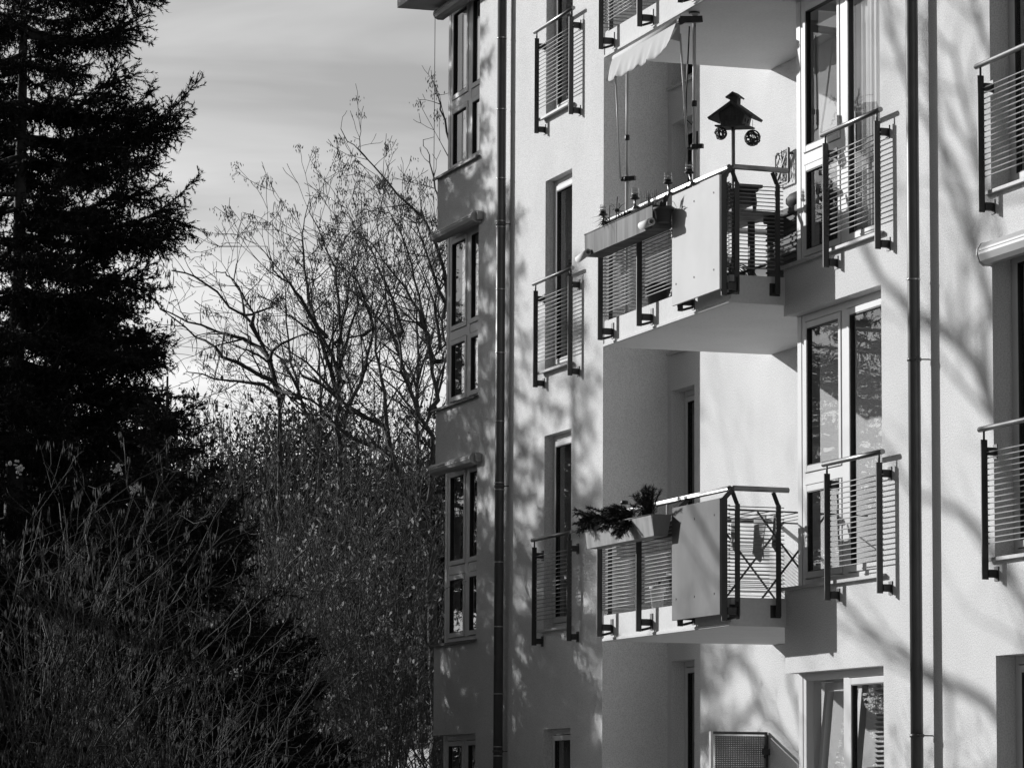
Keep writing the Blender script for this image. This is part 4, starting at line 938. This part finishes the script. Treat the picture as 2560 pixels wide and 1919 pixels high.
# ---- leafless trees
class Bare:
    def __init__(s, seed, wig=.13, up=.05, seg=.20, rmin=.0042): s.r = np.random.default_rng(seed); s.seg = seg; s.rmin = rmin; s.wig = wig; s.up = up; s.S = []; s.nodes = []
    def limb(s, pts, r0, r1):
        pts = [np.array(p, float) for p in pts]; P = []
        if s.S and not getattr(s, 'free', False):                       # join the limb to the nearest wood already there
            E = np.array([q[1] for q in s.S]); d = np.linalg.norm(E-pts[0], axis=1)+np.where(E[:, 2] > pts[0][2], 1.0, 0); j = int(d.argmin())
            if np.linalg.norm(E[j]-pts[0]) > .02: pts = [E[j], pts[0]]+pts[1:]
        for a, b in zip(pts, pts[1:]):
            n = max(1, int(np.linalg.norm(b-a)/.22))
            for i in range(n): P.append(a+(b-a)*i/n)
        P.append(pts[-1]); k = len(P)
        for i in range(1, k-1): P[i] = P[i]+s.r.normal(0, .014, 3)
        R = [r0+(r1-r0)*(i/(k-1))**.8 for i in range(k)]
        for i in range(k-1): s.S.append((P[i], P[i+1], R[i], R[i+1]))
        return P, R
    def grow(s, p, d, L, r, lev, maxlev, kids=2.2, spread=(.45, .95), shrink=(.45, .72)):
        n = max(2, int(L/s.seg)); q = p; d = d/np.linalg.norm(d); st = L/n
        for i in range(n):
            d = d+s.r.normal(0, s.wig, 3); d[2] += s.up; d /= np.linalg.norm(d); e = q+d*st; ra = max(s.rmin, r*(1-.75*i/n)); rb = max(s.rmin*.9, r*(1-.75*(i+1)/n))
            s.S.append((q, e, ra, rb)); q = e
            if lev >= maxlev-1: s.nodes.append(q)
            if lev < maxlev and i > 0 and s.r.random() < kids/n:
                s.child(q, d, L*(1-.4*i/n)*s.r.uniform(*shrink), rb*.72, lev+1, maxlev, kids, spread, shrink)
        if lev < maxlev: s.child(q, d, L*s.r.uniform(.35, .6), rb, lev+1, maxlev, kids, (.1, .4), shrink)
    def child(s, q, d, L, r, lev, maxlev, kids, spread, shrink):
        if L < .10: return
        a = s.r.normal(0, 1, 3); a -= d*a.dot(d); a /= np.linalg.norm(a); t = s.r.uniform(*spread); s.grow(q, d*np.cos(t)+a*np.sin(t), L, r, lev, maxlev, kids, spread, shrink)
    def dress(s, P, R, every, L, maxlev, start=.15, kids=2.2, spread=(.45, .95), upb=.3, cap=.02):
        k = len(P)
        for i in range(int(k*start)+1, k):
            if s.r.random() < every:
                d = P[i]-P[i-1]; d /= np.linalg.norm(d)+1e-9; a = s.r.normal(0, 1, 3); a[2] += upb; a -= d*a.dot(d); a /= np.linalg.norm(a); t = s.r.uniform(*spread)
                s.grow(P[i], d*np.cos(t)+a*np.sin(t), L*s.r.uniform(.5, 1.2)*(1-.45*i/k), min(cap, max(.005, R[i]*.6)), 1, maxlev, kids, spread)
    def finish(s, root, bark=BARK, thick=.022):
        A = [np.array([x[i] for x in s.S]) for i in range(4)]; big_ = A[2] > thick
        if big_.any(): add_part('trunk', tubes_arr(A[0][big_], A[1][big_], A[2][big_], A[3][big_], 8), bark, root)
        sm = ~big_; add_part('twigs', tubes_arr(A[0][sm], A[1][sm], A[2][sm], A[3][sm], 4), bark, root)
def clusters(nodes, rng, frac, lo, hi, spread, L, W):
    nodes = np.array(nodes); pick = nodes[rng.random(len(nodes)) < frac]; out = []
    for p in pick:
        k = rng.integers(lo, hi); out.append(p[None]+np.stack([rng.normal(0, spread, k), rng.normal(0, spread, k), -np.abs(rng.normal(0, spread*1.3, k))], 1))
    P = np.concatenate(out); return diamonds(P, L, W, rng)

rr = lambda l, a, b: (a, b)
T = Bare(21, wig=.16, up=.03); root = tree_root('locust_tree', LOCUST[0][0][:2]+(0,), 'bare spreading tree with zigzag limbs against the sky beside the tall spruce', 'bare tree')
RL = [(.11, .012), (.035, .008), (.045, .008), (.045, .008), (.04, .008), (.022, .006), (.022, .006), (.04, .008), (.045, .01)]
for l, (a, b) in zip(LOCUST, RL):
    P, R = T.limb(l, a, b); T.dress(P, R, .62, .95, 4, start=(.45 if l is LOCUST[0] else .1), kids=2.3, spread=(.5, 1.1), upb=.4)
T.finish(root); add_part('seed_pods', clusters(T.nodes, T.r, .006, 5, 16, .06, .13, .022), SEED, root)

T = Bare(22, wig=.10, up=.075); root = tree_root('ash_tree', ASH_A[0][0][:2]+(0,), 'leafless ash with hanging seed clusters leaning from behind the building corner', 'bare tree')
RL = [(.13, .02), (.06, .012), (.05, .010), (.05, .006), (.012, .004), (.03, .006), (.03, .006), (.03, .006), (.04, .008), (.04, .008), (.045, .008), (.035, .007), (.035, .007)]
for i, (l, (a, b)) in enumerate(zip(ASH_A, RL)):
    P, R = T.limb(l, a, b); T.dress(P, R, .98 if i not in (3, 4, 5, 6) else .55, 1.35 if i not in (3, 4, 5, 6) else .6, 4 if i not in (3, 4, 5, 6) else 3, start=.25 if i in (0, 3, 5) else .1, kids=2.9, spread=(.45, 1.0), upb=.3)
T.finish(root); add_part('seed_clusters', clusters(T.nodes, T.r, .17, 6, 26, .05, .052, .014), SEED, root)

T = Bare(23, wig=.10, up=.08); root = tree_root('ash_tree', ASH_B[0][0][:2]+(0,), 'leafless multi-stemmed ash with seed clusters left of the building, upright leaders', 'bare tree')
RL = [(.12, .006), (.05, .006), (.04, .006), (.04, .006), (.04, .007), (.045, .007), (.03, .006), (.04, .007), (.03, .006)]
for i, (l, (a, b)) in enumerate(zip(ASH_B, RL)):
    P, R = T.limb(l, a, b); T.dress(P, R, .95, 1.25, 4, start=.3 if i == 0 else .12, kids=2.8, spread=(.45, 1.0), upb=.3)
T.finish(root); add_part('seed_clusters', clusters(T.nodes, T.r, .15, 6, 24, .05, .052, .014), SEED, root)

for k, (off, sd, lab) in enumerate((((-5.3, 2.9, .4), 24, 'leafless ash standing behind the leaning ash, half covered by the building corner'), ((-4.0, .75, -.6), 25, 'leafless ash behind the multi-stemmed ash, on the side of the spruces'))):
    LM = [[tuple(np.array(p)+np.array(off)) for p in l] for l in ASH_B]
    T = Bare(sd, wig=.12, up=.07); root = tree_root('ash_tree', (LM[0][0][0], LM[0][0][1], 0), lab, 'bare tree')
    for i, (l, (a, b)) in enumerate(zip(LM, RL)):
        P, R = T.limb(l, a*.8, b); T.dress(P, R, .95, 1.2, 4, start=.2 if i == 0 else .1, kids=2.4, spread=(.45, 1.0), upb=.3)
    T.finish(root); add_part('seed_clusters', clusters(T.nodes, T.r, .14, 6, 22, .05, .052, .014), SEED, root)

# ---- shrubs
def shrub(name, x, y, H, spread, stems, seed, label, m_bark, leaf_fn, m_leaf, leafname, cat='shrub', group=None, maxlev=3, L=1.0, every=.5, wig=.10, rad=.022, wob=.16):
    T = Bare(seed, wig=wig, up=.03, rmin=.0026 if name == 'hazel_bush' else .004); T.free = True; root = tree_root(name, (x, y, 0), label, cat, group); r = T.r
    for i in range(stems):
        a = r.random()*6.283; rr_ = spread*math.sqrt(r.random()); h = H*r.uniform(.62, 1.0); n = 7; b0 = .22*spread
        pts = []
        wx, wy = 0.0, 0.0
        for j in range(n+1):
            wx += r.normal(0, wob); wy += r.normal(0, wob)
            u = j/n; q = rr_*(u**1.5); pts.append((x+wx*u+math.cos(a)*(b0*r.uniform(.3, 1)*(1-u)*.4+q), y+wy*u+math.sin(a)*(b0*.3*(1-u)+q), h*(u-.18*u**3*(rr_/max(spread, .1)))/ (1-.18*(rr_/max(spread, .1)))*1.0))
        P, R = T.limb(pts, rad*r.uniform(.7, 1.3), .005); T.dress(P, R, every, L, maxlev, start=.22, kids=2.0, upb=.3)
    T.finish(root, m_bark, thick=.014)
    add_part(leafname, leaf_fn(np.array(T.nodes), r), m_leaf, root); return root
def catk(frac, n0=1, n1=5, L=.075, W=.0095):
    def f(nodes, r):
        pick = nodes[r.random(len(nodes)) < frac]; out = []
        for p in pick:
            k = r.integers(n0, n1); out.append(p[None]+np.stack([r.normal(0, .016, k), r.normal(0, .016, k), r.normal(0, .01, k)], 1))
        return diamonds(np.concatenate(out), L, W, r, .06)
    return f
def dry(frac, L=.06, W=.028):
    def f(nodes, r):
        pick = nodes[r.random(len(nodes)) < frac]; k = 3
        P = np.repeat(pick, k, 0)+r.normal(0, .05, (len(pick)*k, 3)); h = len(P)//2
        return merge([leaf_cards(P[:h], L, W, r), diamonds(P[h:], L*1.1, W*.55, r, .2)])
    return f
G1 = 'hazel bushes at the bottom left'
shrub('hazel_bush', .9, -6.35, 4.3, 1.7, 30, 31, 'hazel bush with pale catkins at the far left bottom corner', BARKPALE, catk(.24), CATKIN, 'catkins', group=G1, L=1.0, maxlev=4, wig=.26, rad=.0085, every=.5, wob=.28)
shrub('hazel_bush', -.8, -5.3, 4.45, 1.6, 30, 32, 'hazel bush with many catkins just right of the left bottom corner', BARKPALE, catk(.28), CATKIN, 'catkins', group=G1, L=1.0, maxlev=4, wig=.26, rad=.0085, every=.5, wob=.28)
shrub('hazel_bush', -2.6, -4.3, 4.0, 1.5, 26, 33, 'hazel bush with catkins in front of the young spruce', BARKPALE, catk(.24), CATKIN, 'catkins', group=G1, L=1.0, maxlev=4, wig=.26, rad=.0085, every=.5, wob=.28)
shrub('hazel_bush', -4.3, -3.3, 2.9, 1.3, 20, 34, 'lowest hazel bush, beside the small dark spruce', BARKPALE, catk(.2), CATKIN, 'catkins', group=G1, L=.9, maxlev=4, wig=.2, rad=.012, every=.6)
G2 = 'tall shrubs with dry leaves beyond the building'
for i, (x, y, H, sp, st, lab) in enumerate([(-18.9, .55, 6.6, 1.8, 26, 'dense brown-leaved shrub right behind the spruces'), (-22.6, 2.3, 7.8, 2.1, 28, 'tall brown-leaved shrub under the bare locust tree'), (-26.2, 4.2, 8.6, 2.3, 30, 'tallest brown-leaved shrub under the multi-stemmed ash'), (-20.1, 3.0, 7.2, 1.7, 26, 'brown-leaved shrub nearest the building corner, beneath the leaning ash'), (-16.2, .9, 4.2, 1.5, 22, 'low brown-leaved shrub in front of the tall shrubs, near the building corner'), (-30.0, 3.6, 9.0, 2.4, 28, 'brown-leaved shrub behind the others, in the gap left of the ash'), (-20.4, 4.1, 4.2, 1.2, 18, 'low brown-leaved shrub right at the building corner in front of the garden house')]):
    shrub('leafy_shrub', x, y, H, sp, st, 41+i, lab, BARK, dry(.19, .085, .04), DRYLEAF, 'dry_leaves', group=G2, L=1.15, every=.62, maxlev=4, wig=.14)
shrub('birch_sapling', -28.3, 1.5, 9.6, .8, 12, 51, 'fine-twigged sapling rising between the tall spruce and the bare tree', BARK, dry(.01, .03, .015), DRYLEAF, 'dry_leaves', cat='sapling', L=.7, every=.35, rad=.014)
# clematis fluff caught on the bushes
def fluff(x, y, z, label):
    t = tag(empty('clematis_fluff', (x, y, z)), label, 'seed head', 'fluffy seed heads on the bushes'); rg = random.Random(int(x*100)); b = MB()
    for i in range(16): b.ball((x+rg.gauss(0, .03), y+rg.gauss(0, .03), z+rg.gauss(0, .035)), .008+.008*rg.random(), 6, (rg.uniform(.6, 1.4), 1, rg.uniform(.6, 1.5)))
    b.build('fluff', FLUFF, t)
fluff(2.31, -6.61, 4.34, 'fluffy pale seed heads at the left edge of the photo')
fluff(.61, -5.39, 4.52, 'upper fluffy seed head on the second hazel bush')
fluff(.14, -5.15, 4.38, 'lower fluffy seed head on the second hazel bush')
fluff(-3.17, -3.39, 2.87, 'bright pair of seed heads in the dark at the foot of the small spruce')

# ---- trees just outside the frame: they throw the dappled shade on the facade
shade = tree_root('spruce_tree', (-16.2, -8.6, 0), 'dark spruce outside the left edge of the photo, shading the lower facade', 'spruce')
spruce(shade, 12.0, [(0, 2.7), (4, 2.4), (7, 1.8), (10, .9), (12.0, .05)], 1.5, 15, step=.42, nb=6, dens=.55, hang=.7, subs=2)
def copy_tree(src, loc, sc, rz, label, grp=None):
    o = src.copy(); C.objects.link(o); o.location = loc; o.scale = sc; o.rotation_euler = (0, 0, rz)
    tag(o, label, 'spruce', grp)
    for ch in src.children: c = ch.copy(); C.objects.link(c); c.parent = o
copy_tree(shade, (-16.6, -7.2, 0), (1.05, 1.05, 1.03), 5.2, 'tallest of the spruces just outside the left edge of the photo')
copy_tree(shade, (-6.4, -12.2, 0), (1, 1, .62), 1.0, 'spruce outside the photo that keeps the hazel bushes in shade')
# a large bare tree across the street side; its limbs climb from the trunk toward the building's far end
root = tree_root('bare_tree', (-2.9, -9.3, 0), 'large bare tree outside the left edge of the photo, in front of the facade', 'bare tree')
T = Bare(61, wig=.12, up=.03, seg=.3); r = T.r
def lift(x, z, t): return (x-1.32*t, -t, z+.5*t)                 # up the sunbeam by t from a point on the facade
T.free = True; P, R = T.limb([(-2.9, -9.3, 0), (-2.8, -9.4, 3), (-3.0, -9.2, 6), (-2.7, -9.3, 9), (-2.8, -9.4, 12), (-2.7, -9.3, 15.5)], .22, .05); T.dress(P, R, .3, 1.8, 3, start=.4)
WALLS = [([(9.4, 1.5), (8.4, 3.2), (7.18, 4.44), (6.91, 4.81), (6.63, 5.09), (6.19, 5.29), (5.66, 5.46), (5.28, 5.70), (4.88, 5.95), (4.3, 6.6), (3.9, 7.3)], .10, .03, 14.5),
 ([(9.4, 3.2), (8.0, 4.6), (7.13, 5.27), (6.99, 5.47), (6.79, 5.81), (6.5, 6.1), (6.1, 6.9), (5.9, 7.9)], .07, .025, 13.5), ([(6.79, 5.87), (6.65, 6.21), (6.44, 6.56), (6.07, 6.91), (5.69, 7.17), (5.2, 7.9), (5.0, 8.6)], .045, .02, 13.5),
 ([(9.4, .2), (8.2, 1.7), (7.13, 2.27), (6.43, 2.5), (5.69, 2.71), (5.07, 2.86), (4.26, 3.22), (3.5, 3.7), (2.6, 4.5)], .08, .022, 15), ([(8.2, 2.6), (6.81, 3.71), (6.46, 3.86), (5.56, 4.08), (4.9, 4.6)], .06, .02, 15.5),
 ([(9.2, 5.0), (7.6, 6.6), (6.9, 7.6), (6.4, 8.6), (6.0, 9.8)], .06, .02, 13), ([(9.2, .2), (6.0, .6), (3.0, 1.1), (.6, 1.9), (-1.42, 2.73), (-2.02, 3.01), (-2.34, 3.2), (-2.48, 3.44), (-3.01, 3.66), (-3.5, 4.2)], .085, .03, 15), ([(-2.34, 3.17), (-2.8, 3.02), (-3.34, 2.92), (-4.0, 3.1)], .045, .02, 15), ([(-1.0, 2.6), (-1.5, 3.3), (-1.6, 3.9), (-2.2, 4.8)], .04, .02, 15),
 ([(8.6, 1.4), (7.4, 1.2), (6.2, 1.5), (5.0, 1.4), (3.6, 2.1)], .06, .02, 14), ([(7.6, 6.6), (7.0, 6.2), (6.4, 7.5), (5.7, 7.9), (5.2, 9.0)], .035, .015, 13)]
for l, a, b, t in WALLS:
    P, R = T.limb([lift(x, z, t*.62+.12*i+r.normal(0, .10)) for i, (x, z) in enumerate(l)], a*1.0, b); T.dress(P, R, .36, 1.8, 3, start=.12, kids=2.3, spread=(.4, 1.0), upb=.2, cap=.035)
T.finish(root)
copy_tree(shade, (-9.4, -11.5, 0), (.9, .9, .54), 2.2, 'smaller added spruce out of view, also shading the hazel bushes')  # added out of view to keep sun off the hazel stems
copy_tree(shade, (-12.0, -10.4, 0), (.9, .9, .42), 4.1, 'third spruce out of view, added to shade the hazel bushes, toward the tall spruce')  # another unseen tree added for shade on the hazel bushes
# added row of unseen spruces to block low sky, copies that share their meshes
for i, (x, y, s) in enumerate([(-22, -30, .9), (-14, -33, .95), (-6, -35, .85), (2, -34, .92), (10, -36, .9), (18, -35, .95), (26, -37, .9), (34, -36, .95)]):
    copy_tree(big, (x, y, 0), (s*1.25, s*1.25, s*.86), i*1.7, 'added spruce in the unseen row blocking low sky light', 'added row of unseen spruces blocking low sky light')

# ---- the far wood and a far house
rng = np.random.default_rng(77); n = 190000
u = rng.random(n); X = -66+3.8*u+rng.normal(0, 3.0, n); Y = 2.0+18.0*u+rng.normal(0, .6, n); top = 11.2+.8*np.sin(u*23)+.6*np.sin(u*51+1)+.6*np.sin(u*97)
Z = top*rng.random(n)**.75
vf = leaf_cards(np.stack([X, Y, Z], 1), .17, .085, rng)
st = []; m = 2500; uu = rng.random(m); b0 = np.stack([-66+3.8*uu+rng.normal(0, 2.5, m), 2+18*uu, np.zeros(m)], 1); b1 = b0+np.stack([rng.normal(0, .5, m), rng.normal(0, .5, m), 7+5.5*rng.random(m)], 1)
vf2 = tubes_arr(b0, b1, np.full(m, .035), np.full(m, .006), 3)
V, F = merge([vf, vf2]); o = link_mesh('far_wood', tris_mesh('far_wood', V, F), FARWOOD, None); tag(o, 'far brown winter wood behind the shrubs', 'wood', kind='stuff')
h = tag(empty('garden_house', (-45, 11.4, 0)), 'pale garden house glimpsed low behind the ash beside the building corner', 'house')
MB().box(-48, -44.5, 11.0, 13.8, 0, 2.9).build('wall', FARWALL, h); MB().prism([(10.8, 2.9), (14.0, 2.9), (12.4, 3.5)], -48.3, -44.2, 'x').build('roof', FARROOF, h)
b = MB(); b.box(-44.498, -44.47, 11.9, 12.7, 1.2, 2.2); b.build('window', GLASS, h)


# ---- fir sprigs in the lower zinc trough
def fir_heap(x, y, z, kind, label, seed):
    r = np.random.default_rng(seed); P = []; D = []; L = []
    root = tag(empty('fir_sprigs', (x, y, z)), label, 'fir sprigs')
    def sprig(p, d, l, drop):
        q = np.array(p, float); d = np.array(d, float); d /= np.linalg.norm(d); n = max(3, int(l/.035))
        for i in range(n):
            P.append(q.copy()); D.append(d.copy()); L.append(.045)
            if i > 0:
                for s in (1, -1):
                    e = np.cross(d, [0, 0, 1.])*s*.8+d*.6+np.array([0, 0, r.normal(-.1, .2)]); P.append(q.copy()); D.append(e); L.append(.055*(1-.5*i/n)+.02)
            q = q+d*l/n; d = d+np.array([r.normal(0, .08), r.normal(0, .08), -drop+r.normal(0, .06)]); d /= np.linalg.norm(d)
    if kind == 'mat':
        for i in range(95):
            u = r.uniform(-.40, .72); a = r.normal(-1.9, .5); sprig((x+u, y+r.normal(0, .03), z+r.uniform(-.02, .05)), (math.cos(a)*.8-.45, math.sin(a)*.5, r.normal(.18, .22)), r.uniform(.16, .30), .05)
        for i in range(9): sprig((x+.66+r.normal(0, .05), y-.05, z), (r.normal(.30, .15), -.55, -.6), r.uniform(.18, .25), .02)
    else:
        for i in range(16): sprig((x+r.normal(0, .05), y+r.normal(0, .03), z-.02), (r.normal(0, .35), r.normal(0, .25), 1), r.uniform(.2, .32), 0)
    add_part('foliage', needle_twigs(np.array(P), np.array(D), np.array(L), r, n=14, nl=.03, nw=.006), NEEDLE, root)
fir_heap(.62, -.79, 4.17, 'mat', 'thick mat of dark fir sprigs laid in the lower zinc trough', 3)
fir_heap(1.62, -.79, 4.16, 'upright', 'upright bunch of fir twigs around bottles at the near end of the lower trough', 5)
